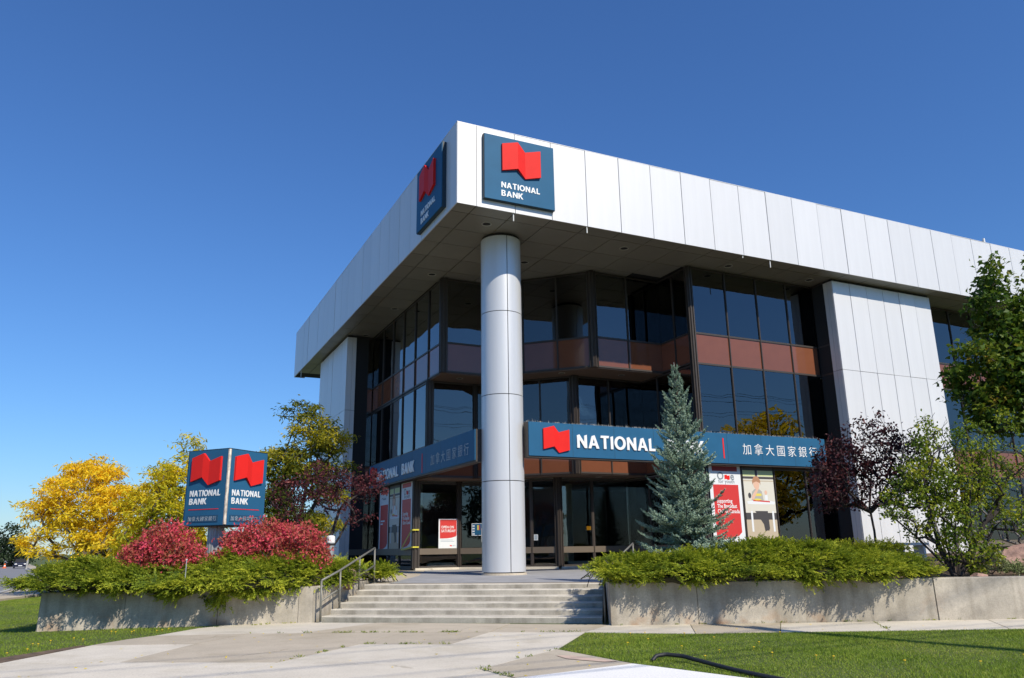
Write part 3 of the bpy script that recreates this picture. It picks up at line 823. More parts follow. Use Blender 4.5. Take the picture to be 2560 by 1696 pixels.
def desk_poster(label, u, w, rz, W, H, z, girl=False):
    t = poster_at(label, u, w, rz, W, H, z)
    f = lambda n, p, y, m: flat(t, n, [(a * W, c * H) for a, c in p], y, m)
    f('wall_print', R_(.0, 1, .0, 1), -.0055, 'p_cream')
    f('top_window', R_(.0, .40, .875, .955), -.006, 'p_green'); f('top_window', R_(.50, 1, .875, .955), -.006, 'p_green')
    f('top_shade', R_(.0, 1, .955, 1.0), -.006, 'p_dark'); f('window_bar', R_(.40, .48, .86, 1.0), -.0065, 'p_dark'); f('dark_rail', R_(0, 1, .835, .868), -.0065, 'p_dark')
    f('trim_print', R_(0, 1, .800, .815), -.006, 'p_tan')
    f('dark_skirting', R_(0, 1, .265, .36), -.006, 'p_dark'); f('floor_print', R_(0, 1, 0, .265), -.006, 'p_tan')
    hair = 'p_hair'
    f('chair_print', ell(.17, .60, .05, .04), -.0062, 'p_dark')
    f('shirt_print', [(.22, .53), (.62, .53), (.58, .66), (.50, .69), (.34, .69), (.25, .65)], -.0065, 'p_white' if girl else 'p_shirt')
    if not girl: f('stripe_print', R_(.30, .56, .595, .63), -.0068, 'p_yellow')
    if girl: f('hair_print', [(.30, .62), (.56, .62), (.60, .78), (.52, .86), (.36, .86), (.28, .78)], -.0063, hair)
    f('face_print', ell(.42, .755, .10, .068), -.0072, 'p_skin')
    f('hair_print', [(.29, .75), (.32, .78), (.42, .80), (.53, .78), (.555, .75), (.56, .81), (.50, .865), (.42, .878), (.34, .86), (.29, .81)], -.0075, hair)
    f('arm_print', [(.22, .545), (.30, .545), (.46, .675), (.50, .705), (.42, .705), (.35, .66), (.25, .60)], -.0078, 'p_skin')
    f('cup_print', R_(.66, .76, .535, .61), -.0078, 'p_white'); f('hand_print', ell(.71, .645, .045, .032), -.0078, 'p_skin')
    f('tray_print', [(.26, .522), (.82, .507), (.82, .525), (.28, .54)], -.0080, 'p_red'); f('food_print', ell(.42, .545, .12, .013), -.0083, 'p_yellow')
    f('desk_print', [(.10, .48), (.96, .48), (1.0, .515), (.80, .53), (.22, .53), (.05, .515)], -.0076, 'p_white')
    f('desk_print', R_(.12, .96, .385, .48), -.0077, 'p_cream')
    f('leg_print', [(.30, .385), (.72, .385), (.74, .15), (.70, .10), (.58, .10), (.55, .20)], -.0068, 'p_dark')
    f('shoe_print', ell(.66, .09, .07, .025), -.0070, 'p_tan')
    f('desk_leg', R_(.16, .22, .10, .385), -.0072, 'p_white'); f('desk_leg', R_(.86, .92, .10, .385), -.0072, 'p_white')
    return t
red_poster('red and white breakfast club poster partly hidden by the blue spruce', 9.47, 1.612, 0, 1.31, 2.43, 0.83)
desk_poster('tall photo poster of a boy sitting at a white school desk', 10.88, 1.612, 0, 1.31, 2.34, 0.90)
red_poster('red and white poster nearest the shaded shop corner post', 1.822, 10.36, -math.pi / 2, 1.31, 2.42, 0.74)
desk_poster('tall photo poster of a long haired child between two red posters', 1.822, 11.87, -math.pi / 2, 1.32, 2.44, 0.72, girl=True)
red_poster('red and white poster with dark header left of the child photo', 1.822, 13.30, -math.pi / 2, 1.34, 2.42, 0.68, text=False)
# open on saturday
x, y, _ = b2w(2.77, 8.80)
t = thing('window_poster', 'open on saturday poster with red flag shape in shop window', 'poster', (x, y, 0.735), BRZ)
b = MB(); b.box(0, .75, -0.004, 0, 0, 1.06); b.build('sheet', MAT['p_white'], t)
flat(t, 'red_field', [(.05, .36), (.30, .365), (.52, .39), (.66, .43), (.70, .47), (.70, 1.03), (.05, 1.03)], -.006, 'p_red')
for k_, line in enumerate(('OPEN ON', 'SATURDAY')): obj('text', text_me(line, .135, .002, 'letter', .002, sx=.82), t, (.10, -.007, .72 - .135 * k_))
for k in range(2): flat(t, 'text_block', R_(.08, .56 + .05 * k, .30 - .05 * k, .315 - .05 * k), -.006, 'sgrey')
flat(t, 'small_emblem', [(.44, .125), (.475, .13), (.49, .12), (.52, .125), (.52, .085), (.49, .08), (.475, .09), (.44, .085)], -.006, 'red')
flat(t, 'text_block', R_(.54, .67, .11, .12), -.006, 'sgrey'); flat(t, 'text_block', R_(.54, .61, .085, .095), -.006, 'sgrey')
# notices on the doors
def notice(label, u, w, rz, W, H, z, mat, cells=False):
    x, y, _ = b2w(u, w)
    t = thing('door_notice', label, 'notice', (x, y, z), BRZ + rz)
    b = MB(); b.box(0, W, -.003, 0, 0, H); b.build('sheet', MAT['p_white'], t)
    flat(t, 'print', R_(.02, W - .02, .02, H - .02), -.005, mat)
    if cells:
        for k in range(4): flat(t, 'symbol', R_(.03, .12, .04 + k * (H - .06) / 4, .02 + (k + .7) * (H - .06) / 4), -.006, 'p_white')
        flat(t, 'symbol', R_(.22, .28, H * .45, H * .85), -.006, 'p_yellow'); flat(t, 'symbol', R_(.30, .33, H * .45, H * .85), -.006, 'p_red')
    return t
dd = (np.array(GA) - np.array(GB)) / dg(GA, GB)
pp = np.array(GB) + dd * 0.52 + np.array([-.02, -.02])
notice('dark blue opening hours notice on the glass left of the column', pp[0], pp[1], -math.pi / 4, .42, .44, 1.18, 'blue', True)
pp = np.array(GB) + dd * 2.92 + np.array([-.02, -.02])
notice('small pale paper notice on the entrance glass right of the column', pp[0], pp[1], -math.pi / 4, .15, .20, 0.98, 'sgrey')
x, y, _ = b2w(4.9, 8.3); t = thing('hanging_banner', 'red banner hanging inside the entrance behind the column', 'banner', (x, y, 0), BRZ - math.pi / 4)
b = MB(); b.box(-.3, .6, -.006, .006, 1.55, 2.25); b.build('cloth', MAT['p_red'], t); b = MB(); b.box(-.32, .62, -.012, .012, 2.25, 2.28); b.build('rod', MAT['steel'], t)
x, y, _ = b2w(7.9, 6.9); t = thing('amber_panel', 'small amber panel glowing inside the entrance right of the doors', 'lamp', (x, y, 1.33), BRZ)
b = MB(); b.box(0, .26, -.03, .03, 0, .14); m_, nt_, out_ = mat_base('amber_glow'); em = nd(nt_, 'ShaderNodeEmission', Strength=0.55); em.inputs[0].default_value = (1, .42, .02, 1); nt_.links.new(em.outputs[0], out_.inputs[0]); b.build('lens', m_, t)
b = MB(); b.box(-.02, .28, -.02, .035, -.02, .16); b.build('housing', MAT['gap'], t)
# low white heaters behind the glass
for lab, u, w, rz, W in [('long low white heater behind the glass left of the column', 2.42, 8.98, 0, 1.05), ('low white heater behind the glass right of the doors', 6.75, 6.28, 0, .95)]:
    x, y, _ = b2w(u, w)
    t = thing('floor_heater', lab, 'heater', (x, y, 0.03), BRZ + rz)
    b = MB(); b.box(0, W, 0, .12, .06, .22); b.build('casing', MAT['white'], t)
    for k in (.05, W - .13): b = MB(); b.box(k, k + .08, .02, .1, 0, .06); b.build('foot', MAT['white'], t)
# yellow tape tied round the corner post
x, y, _ = b2w(1.86, 8.82)
t = thing('caution_tape', 'yellow plastic tape tied round the shaded shop corner post', 'tape', (x, y, 0), BRZ)
for z in (1.38, 0.78):
    b = MB(); b.box(-.10, .12, -.145, -.13, z, z + .05); b.box(-.13, -.115, -.13, .10, z, z + .05); b.build('wrap', MAT['tape'], t)
for pts in ([(-.12, 0, 1.40), (-.14, .5, 1.1), (-.15, 1.1, .74)], [(-.12, 0, .80), (-.14, .6, .74), (-.15, 1.1, .73)]):
    b = MB(); P3 = np.array(pts)
    V = []; 
    for p in P3: V += [(p[0], p[1], p[2] - .03), (p[0], p[1], p[2] + .03), (p[0] + .01, p[1], p[2] - .03), (p[0] + .01, p[1], p[2] + .03)]
    Q = []
    for i in range(len(P3) - 1):
        a, c = 4 * i, 4 * i + 4
        Q += [[a, c, c + 1, a + 1], [a + 2, a + 3, c + 3, c + 2], [a + 1, c + 1, c + 3, a + 3], [a, a + 2, c + 2, c]]
    b.add(V, Q); b.build('loose_strand', MAT['tape'], t)
# rooftop aerials
x, y, _ = b2w(24.9, 0.9)
t = thing('roof_antenna', 'white stick antenna on the roof edge above the maple', 'antenna', (x, y, TOP), BRZ)
MB().tube([(0, 0, -.35), (0, 0, .75)], .05, 8).build('mast', MAT['white'], t); MB().tube([(-.1, 0, -.35), (-.1, 0, .62)], .03, 6).build('bracket', MAT['bronze'], t)
x, y, _ = b2w(24.4, 2.6)
t = thing('lattice_mast', 'thin lattice mast on the roof beside the stick antenna', 'antenna', (x, y, TOP - .3), BRZ)
b = MB()
for a in (0, 2.1, 4.2): b.tube([(.13 * math.cos(a), .13 * math.sin(a), 0), (.13 * math.cos(a), .13 * math.sin(a), 1.5)], .012, 5)
b.build('leg_frame', MAT['steel'], t)
b = MB()
for k in range(8):
    for a in (0, 2.1, 4.2): b.tube([(.13 * math.cos(a), .13 * math.sin(a), k * .18), (.13 * math.cos(a + 2.1), .13 * math.sin(a + 2.1), k * .18 + .18)], .008, 4)
b.build('bracing', MAT['steel'], t)

# ------------------------------------------------------------------ ground and paving
def sm(a, b, x):
    t = np.clip((np.asarray(x, float) - a) / (b - a), 0, 1); return t * t * (3 - 2 * t)
def gz(x, y):
    """height of the natural ground: level in front of the bank, falling away down the street"""
    d = np.hypot(x, y)
    return -0.612 - 0.72 * sm(24, 125, d) - 0.02 * sm(-6, -12, x) * sm(40, 20, d)
rad = np.concatenate([[0.01], np.geomspace(3, 2500, 60)])
nth = 96
th = np.arange(nth) * 2 * math.pi / nth
V = []
for r in rad:
    X, Y = r * np.sin(th), r * np.cos(th)
    V.append(np.stack([X, Y, gz(X, Y)], 1))
V = np.concatenate(V); Q = []
for i in range(len(rad) - 1):
    for j in range(nth):
        k = (j + 1) % nth
        Q.append([i * nth + j, i * nth + k, (i + 1) * nth + k, (i + 1) * nth + j])
obj('ground', mesh_np('ground', V, Q, mat=MAT['earth'], smooth=True), None, None, 'structure')

def strip(name, path, o0, o1, dz, mat, thick=0.0, kind='structure'):
    """ribbon along a plan path from offset o0 to o1 (right-hand side positive), following the ground"""
    P = [np.array(p, float) for p in path]; V = []; Q = []
    fine = []
    for a, c in zip(P[:-1], P[1:]):
        n = max(1, int(np.linalg.norm(c - a) / 5)); fine += [a + (c - a) * i / n for i in range(n)]
    fine.append(P[-1]); fine = np.array(fine)
    t = np.gradient(fine, axis=0); t /= np.linalg.norm(t, axis=1)[:, None]; nr = np.stack([t[:, 1], -t[:, 0]], 1)
    for p, n_ in zip(fine, nr):
        for o in (o0, o1):
            q = p + n_ * o; V.append((q[0], q[1], float(gz(q[0], q[1])) + dz))
            if thick: V.append((q[0], q[1], float(gz(q[0], q[1])) + dz - thick))
    m = len(fine); s = 4 if thick else 2
    for i in range(m - 1):
        a, c = i * s, (i + 1) * s
        if thick: Q += [[a, a + 2, c + 2, c], [a, c, c + 1, a + 1], [a + 2, a + 3, c + 3, c + 2]]
        else: Q.append([a, a + 1, c + 1, c])
    return obj(name, mesh_np(name, V, Q, mat=mat), None, None, kind)
# side street running away on the left
side = [(-13, -8), (-15.6, 15), (-17.5, 27.3), (-23.4, 39.4), (-44, 75), (-68, 114), (-130, 212), (-400, 640)]
strip('road', side, -15.5, -0.15, 0.008, MAT['asphalt'])
strip('kerb', side, -0.15, 0.05, 0.09, MAT['kerb'], 0.3)
strip('kerb', side, -15.75, -15.5, 0.10, MAT['kerb'], 0.3)
strip('side_walkway', side[1:], 0.06, 1.4, 0.07, MAT['slab_tan'], 0.3)
sp = [np.array(p, float) for p in side]
for a_, c_ in zip(sp[2:6], sp[3:7]):
    d_ = (c_ - a_) / np.linalg.norm(c_ - a_)
    for q in np.arange(2, np.linalg.norm(c_ - a_) - 3, 9): strip('lane_marking', [a_ + d_ * q, a_ + d_ * (q + 3)], -5.3, -5.12, 0.014, MAT['white'])
# street behind the viewer
fs = [b2w(-120, -31)[:2], b2w(0, -31)[:2], b2w(160, -31)[:2]]
strip('front_street', fs, -6.5, 6.5, 0.006, MAT['asphalt'])
strip('kerb', fs, 6.5, 6.7, 0.10, MAT['kerb'], 0.3)
strip('kerb', fs, -6.7, -6.5, 0.10, MAT['kerb'], 0.3)

walk = bpy.data.objects.new('sidewalk', None); COL.objects.link(walk); walk['kind'] = 'structure'
def slab(pts, mat='slab', z=-0.60, j=0.006):
    c = np.mean(np.array(pts), 0)
    q = [tuple(np.array(p) + (c - np.array(p)) / np.linalg.norm(c - np.array(p)) * j * 1.4) for p in pts]
    o = poly_prism('paving_slab', q, z - .14, z + random.uniform(-.003, .003), MAT[mat], walk)
    return o
for mt, pts in [
 ('slab', [(-6.42, 12.55), (-4.85, 12.53), (-5.04, 10.58), (-6.62, 10.62)]),
 ('slab', [(-6.62, 10.62), (-5.04, 10.58), (-5.33, 8.6), (-6.8, 8.6)]),
 ('slab_tan', [(-4.85, 12.53), (-2.31, 12.2), (-2.98, 10.37), (-5.04, 10.58)]),
 ('slab', [(-5.04, 10.58), (-2.98, 10.37), (-3.6, 8.3), (-5.33, 8.6)]),
 ('slab_tan', [(-6.42, 12.55), (-6.25, 13.30), (-6.05, 13.78), (-4.5, 13.95), (-4.85, 12.53)]),
 ('slab_tan', [(-4.85, 12.53), (-4.5, 13.95), (-1.85, 13.8), (-2.31, 12.2)]),
 ('slab', [(-6.05, 13.78), (-5.79, 15.05), (-5.45, 15.62), (-4.0, 15.9), (-2.64, 15.62), (-3.55, 13.92), (-4.5, 13.95)]),
 ('slab_tan', [(-3.55, 13.92), (-2.64, 15.62), (-.1, 15.03), (-.45, 13.63), (-1.85, 13.8)]),
 ('slab_tan', [(-.45, 13.63), (-.1, 15.03), (1.64, 14.62), (1.11, 13.41)]),
 ('slab_tan', [(-2.31, 12.2), (-1.85, 13.8), (-.45, 13.63), (-.97, 12.02)]),
 ('slab', [(-.97, 12.02), (-.45, 13.63), (1.11, 13.41), (.55, 11.3)]),
 ('slab', [(-2.98, 10.37), (-2.31, 12.2), (-.97, 12.02), (.55, 11.3), (-.41, 9.58), (-2.41, 10.25)]),
 ('slab', [(-2.98, 10.37), (-2.41, 10.25), (-.41, 9.58), (-1.3, 7.9), (-3.6, 8.3)]),
 ('slab_tan', [(-.41, 9.58), (.55, 11.3), (1.37, 9.86), (-.02, 8.92)]),
 ('slab_new', [(-.02, 8.92), (1.37, 9.86), (2.62, 8.45), (2.3, 7.2), (-.9, 7.3)]),
 ('slab', [(-1.3, 7.9), (-.41, 9.58), (-.02, 8.92), (-.9, 7.3)]),
 ('slab', [(1.11, 13.41), (1.64, 14.62), (3.04, 14.45), (2.81, 13.02)]),
 ('slab_tan', [(2.81, 13.02), (3.04, 14.45), (4.62, 14.45), (4.16, 13.06)]),
 ('slab', [(4.16, 13.06), (4.62, 14.45), (6.26, 14.50), (5.87, 13.02)]),
 ('slab', [(5.87, 13.02), (6.26, 14.50), (8.28, 14.55), (7.75, 13.05)]),
 ('slab', [(7.75, 13.05), (8.28, 14.55), (9.9, 14.57), (9.5, 13.07)]),
 ('slab', [(9.5, 13.07), (9.9, 14.57), (13, 14.6), (13, 13.1)]),
]: slab(pts, mt)
# pale pink marking paint on the tan slab
me = bpy.data.meshes.new('paint_mark')
pm = [(.50, 10.62), (.70, 10.60), (.95, 10.30), (1.22, 10.02), (1.05, 9.98), (.80, 10.16), (.62, 10.30)]
me.from_pydata([(x, y, -.594) for x, y in pm], [], [tuple(range(len(pm)))]); me.update()
m_ = pbr('pink_spray', (0.56, 0.42, 0.33), rough=.9, var=.15, scale=9); me.materials.append(m_)
o = obj('paint_mark', me, walk)

poly_prism('bare_soil', [(-6.66, 10.3), (-6.60, 11.4), (-6.46, 12.5), (-6.62, 12.6), (-6.95, 11.4), (-7.1, 9.6), (-6.75, 9.3)], -.66, -.603, MAT['soil'], None, 'structure')
# plaza and steps
bp = lambda u, w: tuple(b2w(u, w)[:2])
poly_prism('plaza', [(-3.30, 17.98), (1.81, 17.02), (2.05, 18.9), (3.2, 21.6), bp(9.3, 1.75), bp(9.3, 6.2), bp(6.4, 6.2), bp(3.6, 8.9), bp(1.9, 8.9), bp(.2, 9.6), (-5.4, 23.2), (-3.25, 19.4)], -.62, -.006, MAT['slab_tan'], None, 'structure')
poly_prism('paver_field', [(-2.85, 18.35), (1.88, 17.46), (2.05, 18.9), (3.15, 21.6), bp(9.2, 1.8), bp(9.2, 5.9), bp(6.25, 5.9), bp(3.5, 8.6), bp(2.2, 8.6), (-2.75, 23.2)], -.005, 0.0, MAT['paver'], None, 'structure', top_only=True)
stairs = thing('entrance_stairs', 'six wide low concrete steps rising to the bank entrance', 'stairs', (0, 0, 0))
for k in range(6):
    L0 = np.array([-3.775, 16.00]) + k * np.array([.090, .389]); R0 = np.array([1.560, 14.935]) + k * np.array([.050, .410])
    L1 = L0 + np.array([.090, .389]); R1 = R0 + np.array([.050, .410])
    if k == 5: L1 = np.array([-3.30, 17.975]); R1 = np.array([1.81, 17.015]); L0 = L0
    z1 = -0.6 + 0.1 * (k + 1) - (0.0 if k < 5 else 0.002)
    d = (R0 - L0) / np.linalg.norm(R0 - L0); n_ = np.array([d[1], -d[0]])
    # step with an eased nosing, slightly uneven along its length
    ns = 16; V = []; Q = []
    for i in range(ns + 1):
        f = i / ns; a = L0 + (R0 - L0) * f; c = L1 + (R1 - L1) * f
        e = RNG.normal(0, .0025); h = RNG.normal(0, .002)
        for (p, z) in ((a + n_ * e, -.64), (a + n_ * e, z1 - .016 + h), (a - n_ * .014, z1 + h), (c, z1), (c, -.64)):
            V.append((p[0], p[1], z))
    for i in range(ns):
        for j in range(4):
            p, q = i * 5 + j, (i + 1) * 5 + j
            Q.append([p, q, q + 1, p + 1])
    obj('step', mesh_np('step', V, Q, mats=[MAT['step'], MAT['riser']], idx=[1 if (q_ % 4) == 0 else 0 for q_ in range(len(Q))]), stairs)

def wall_piece(parent, p0, p1, t, z0, z1, mat='wall'):
    """one cast panel of a planter wall with chamfered top edges; thickness t to the left of p0->p1"""
    p0 = np.array(p0, float); p1 = np.array(p1, float); d = p1 - p0; L = np.linalg.norm(d); d /= L; n_ = np.array([-d[1], d[0]])
    prof = [(0.02, z0), (0.0, z0 + .02), (0.02, z1 - .015), (0.035, z1), (t - .02, z1), (t, z1 - .02), (t, z0)]
    V = []; Q = []
    k = len(prof)
    for s in (0.004, L - 0.004):
        for (o_, z) in prof:
            q = p0 + d * s + n_ * o_; V.append((q[0], q[1], z))
    Q = [[j, j + 1 if j + 1 < k else 0, k + (j + 1) % k, k + j] for j in range(k)]
    me = bpy.data.meshes.new('wall_panel')
    me.from_pydata(V, [], [tuple(q[::-1]) for q in Q] + [tuple(range(k)), tuple(range(2 * k - 1, k - 1, -1))]); me.update(); me.materials.append(MAT[mat])
    return obj('wall_panel', me, parent)
pl = thing('planter_wall', 'shaded concrete planter wall under the long juniper left of the steps', 'wall', (-6.3, 15.4, -.6))
pl_m = Matrix.Translation((6.3, -15.4, .6))
def local(parent, o):
    o.location = (-parent.location.x, -parent.location.y, -parent.location.z); return o
A, B = np.array([-8.72, 15.02]), np.array([-3.93, 15.885])
for f0, f1, off in ((0, .30, 0), (.30, .64, .006), (.64, .945, 0), (.945, 1, .004)):
    nrm = np.array([.18, -.98]) * off
    local(pl, wall_piece(pl, A + (B - A) * f0 + nrm, A + (B - A) * f1 + nrm, .26, -.80, .06))
local(pl, wall_piece(pl, B + np.array([.0, .02]), (-3.42, 18.3), .26, -.66, .058))
local(pl, wall_piece(pl, (-3.42, 18.31), (-3.28, 19.5), .26, -.3, .056))
local(pl, wall_piece(pl, (-9.7, 21.0), (-8.76, 15.06), .26, -.85, .055))
pr = thing('planter_wall', 'sunlit concrete planter wall with stains and joints right of the steps', 'wall', (5, 14.5, -.6))
for x0, x1, off in ((1.66, 3.2, 0), (3.2, 5.1, .012), (5.1, 7.43, -.006), (7.43, 10.4, .012), (10.4, 13.4, 0)):
    yy = lambda x: 14.43 + (x - 1.66) * .016
    local(pr, wall_piece(pr, (x0, yy(x0) - off), (x1, yy(x1) - off), .30, -.70, .112))
local(pr, wall_piece(pr, (2.06, 18.9), (1.665, 14.74), -.26, -.66, .09)) if False else None
# inner face beside the steps
cb = MB(); 
q = [(1.655, 14.735), (1.92, 14.735), (2.33, 18.9), (2.062, 18.9)]
cheek = poly_prism('wall_panel', q, -.66, .108, MAT['wall'], pr); local(pr, cheek)

# planting beds
def bed(name, poly, zf, step=.35, mat='soil'):
    poly = np.array(poly); x0, y0 = poly.min(0); x1, y1 = poly.max(0)
    xs = np.arange(x0, x1 + step, step); ys = np.arange(y0, y1 + step, step)
    def inside(px, py):
        c = False; n = len(poly); j = n - 1
        for i in range(n):
            if (poly[i, 1] > py) != (poly[j, 1] > py) and px < (poly[j, 0] - poly[i, 0]) * (py - poly[i, 1]) / (poly[j, 1] - poly[i, 1]) + poly[i, 0]: c = not c
            j = i
        return c
    V = []; idx = {}; Q = []
    for i in range(len(xs) - 1):
        for j in range(len(ys) - 1):
            if inside(xs[i] + step / 2, ys[j] + step / 2):
                q = []
                for a, c in ((i, j), (i + 1, j), (i + 1, j + 1), (i, j + 1)):
                    if (a, c) not in idx:
                        idx[(a, c)] = len(V); V.append((xs[a], ys[c], zf(xs[a], ys[c]) + RNG.normal(0, .012)))
                    q.append(idx[(a, c)])
                Q.append(q)
    return obj(name, mesh_np(name, V, Q, mat=MAT[mat], smooth=True), None, None, 'structure')
poly_prism('bed_fill', [(1.95, 14.75), (13.3, 14.92), (14, 22), bp(20, 1.4), bp(9.35, 1.5), (3.25, 21.5), (2.35, 18.8)], -.65, .015, MAT['soil'], None, 'structure')
bedR = lambda x, y: .05 + .30 * float(sm(14.8, 20, y)) * float(sm(2.5, 6, x))
bed('planting_bed', [(1.9, 14.72), (13.3, 14.9), (16, 24), bp(24, 1.3), bp(9.3, 1.4), (3.25, 21.5), (2.33, 18.8)], bedR)
poly_prism('bed_fill', [(-8.6, 15.3), (-4.05, 16.1), (-3.5, 18.6), (-3.4, 19.5), (-5.5, 23.2), bp(.3, 9.5), bp(1.8, 9), bp(1.8, 15.4), bp(.6, 15.4), bp(.6, 21.2), bp(-1.5, 24), (-12.2, 30), (-9.6, 21)], -.9, .0, MAT['soil'], None, 'structure')
bedL = lambda x, y: .02 + .16 * float(sm(15.2, 18, y))
bed('planting_bed', [(-8.6, 15.3), (-4.1, 16.15), (-3.6, 18.6), (-3.5, 19.5), (-5.6, 23.2), bp(.3, 9.5), bp(.6, 15.4), bp(.6, 21), (-12, 29.8), (-9.5, 21)], bedL)

# ------------------------------------------------------------------ handrails
def handrail(label, posts, mids, r=.021):
    t = thing('handrail', label, 'handrail', tuple(posts[0][0]))
    o0 = np.array(posts[0][0])
    for b_, top in posts:
        MB().tube([np.array(b_) - o0, np.array(top) - o0], r, 8).build('post', MAT['railing'], t, smooth=True)
    tp = [np.array(p[1]) - o0 for p in posts]
    MB().tube(tp, r * 1.05, 8).build('top_rail', MAT['railing'], t, smooth=True)
    MB().tube([np.array(m) - o0 for m in mids], r * .95, 8).build('lower_rail', MAT['railing'], t, smooth=True)
    b = MB()
    for b_, top in posts: b.lathe([(.001, .012), (.05, .012), (.055, 0)], 10, tuple(np.array(b_) - o0))
    b.build('base_plates', MAT['railing'], t)
    return t
handrail('grey pipe handrail with four posts at the left edge of the steps',
         [((-3.77, 15.88, -.6), (-3.78, 15.88, .17)), ((-3.556, 16.56, -.4), (-3.565, 16.56, .345)), ((-3.38, 17.60, -.1), (-3.38, 17.60, .575)), ((-3.243, 18.70, -.006), (-3.25, 18.70, .775))],
         [(-3.77, 15.88, -.21), (-3.245, 18.70, .385)])
handrail('short pipe handrail half hidden behind the juniper near the spruce', [((2.5, 19.0, .0), (2.5, 19.0, .55)), ((2.95, 20.2, .0), (2.95, 20.2, .80))], [(2.5, 19.0, .2), (2.95, 20.2, .42)])
MB().tube([(1.60, 14.83, -.6), (1.60, 14.83, .05)], .018, 8).build('rail_stub', MAT['railing'], pr, smooth=True, loc=(-5, -14.5, .6))

# ------------------------------------------------------------------ free standing pylon sign
PX, PY = -6.255, 17.2
pyl = thing('pylon_sign', 'square blue pylon bank sign on a pole between two red bushes', 'sign', (PX, PY, 0), 0)
S = 1.20; Z0, Z1 = 1.30, 2.93
dl, dr = math.radians(155.5), math.radians(65.5)
def pyl_face(direction, right_is_far):
    """face starting at the near corner; local x runs to the viewer's right"""
    e = bpy.data.objects.new('sign_face', MB().box(0.035, S - .01, -.012, .03, 0, Z1 - Z0).me('sign_face', MAT['blue'])); COL.objects.link(e); e.parent = pyl
    e.rotation_euler = (0, 0, direction)
    return e
def dress(e):
    emblem(e, .17, 1.475, .86, .525, -.012, .06)
    word(e, 'NATIONAL', .15, 1.04, .625, .135, -.012, .007, 'letter'); word(e, 'BANK', .15, .66, .450, .135, -.012, .007, 'letter')
    b = MB(); b.box(.15, 1.02, -.018, -.012, .335, .350); b.build('red_bar', MAT['red'], e)
    b = MB(); b.box(.13, 1.03, -.02, -.012, .07, .215); b.build('name_plate', MAT['blue3'], e)
    han(e, .16, .99, .10, .105, -.021, .004, 'sgrey')
fl = pyl_face(dl + math.pi, False); fl.location = (S * math.cos(dl), S * math.sin(dl), Z0); dress(fl)
fr_ = pyl_face(dr, True); fr_.location = (0, 0, Z0); dress(fr_)
back = np.array([S * math.cos(dl) + S * math.cos(dr), S * math.sin(dl) + S * math.sin(dr)])
f3 = pyl_face(dl, False); f3.location = (S * math.cos(dr), S * math.sin(dr), Z0); f3.rotation_euler = (0, 0, dl); 
f3.rotation_euler = (0, 0, dl); f4 = pyl_face(dr + math.pi, False); f4.location = (back[0], back[1], Z0)
cs = [(0, 0), (S * math.cos(dr), S * math.sin(dr)), tuple(back), (S * math.cos(dl), S * math.sin(dl))]
cm = back / 2
poly_prism('sign_case', [tuple(cm + (np.array(c) - cm) * .955) for c in cs], Z0 + .004, Z1 - .004, MAT['blue2'], pyl)
poly_prism('sign_lid', [tuple(cm + (np.array(c) - cm) * 1.012) for c in cs], Z1 + .001, Z1 + .02, MAT['blue2'], pyl)
poly_prism('sign_underside', [tuple(cm + (np.array(c) - cm) * .99) for c in cs], Z0 - .02, Z0 - .001, MAT['blue2'], pyl)
MB().tube([(0.012, .004, Z0 + .01), (0.012, .004, Z1 - .004)], .034, 6).build('corner_strip', MAT['rustw'], pyl)
pole = MB(); n = 40
for k in range(n):
    pass
prof = []
pv = []; ang = np.linspace(0, 2 * math.pi, 48, endpoint=False)
rr = .165 + .008 * np.cos(ang * 16)
V = np.concatenate([np.stack([cm[0] - .06 + rr * np.cos(ang), cm[1] - .25 + rr * np.sin(ang), np.full(48, z)], 1) for z in (-.6, Z0)])
Q = [[j, (j + 1) % 48, 48 + (j + 1) % 48, 48 + j] for j in range(48)]
obj('fluted_pole', mesh_np('fluted_pole', V, Q, mat=MAT['steel']), pyl)

# ------------------------------------------------------------------ small things
def rock(label, loc, s, seed, group=None):
    r = np.random.default_rng(seed)
    import bmesh
    bm = bmesh.new(); bmesh.ops.create_icosphere(bm, subdivisions=3, radius=1.0)
    dirs = r.normal(size=(9, 3)); dirs /= np.linalg.norm(dirs, axis=1)[:, None]; cut = r.uniform(.62, .9, 9)
    for v in bm.verts:
        p = np.array(v.co)
        for d_, c_ in zip(dirs, cut):
            k = p @ d_
            if k > c_: p = p - d_ * (k - c_) * .92
        p += r.normal(0, .012, 3)
        v.co = Vector(p * np.array(s))
    me = bpy.data.meshes.new('boulder'); bm.to_mesh(me); bm.free(); me.materials.append(MAT['rock'])
    me.polygons.foreach_set('use_smooth', np.zeros(len(me.polygons), bool))
    return tag(obj('boulder', me, None, loc), label, 'boulder', group)
rock('small pink boulder at the end of the juniper beside the handrail', (-3.62, 17.3, .14), (.30, .25, .24), 3)
rock('large pink granite boulder behind the small plants at the right edge', (10.75, 16.6, .28), (.95, .6, .42), 5)
rock('pale low stone lying on the mulch under the yellow green shrub', (8.72, 15.35, .10), (.16, .12, .07), 8)
t = thing('bollard', 'white metal bollard beside the big red bush', 'bollard', (-4.12, 18.0, .1))
MB().lathe([(.085, 0), (.085, .80)], 18).build('post', MAT['steel'], t, smooth=True); MB().lathe([(.095, .80), (.095, .93), (.06, .955), (.001, .96)], 18).build('cap', MAT['white'], t)
MB().lathe([(.088, .74), (.088, .78)], 18).build('collar', MAT['gap'], t)
t = thing('marker_stake', 'thin grey metal stake standing in the left juniper', 'stake', (-6.09, 15.0, .1)); MB().tube([(0, 0, 0), (0, 0, .50)], .009, 6).build('shaft', MAT['steel'], t); MB().tube([(0, 0, .50), (0, 0, .515)], .013, 6).build('tip', MAT['white'], t)
t = thing('garden_bench', 'low white bench behind the hedge in front of the white pier', 'bench', (9.25, 19.0, .28), .35)
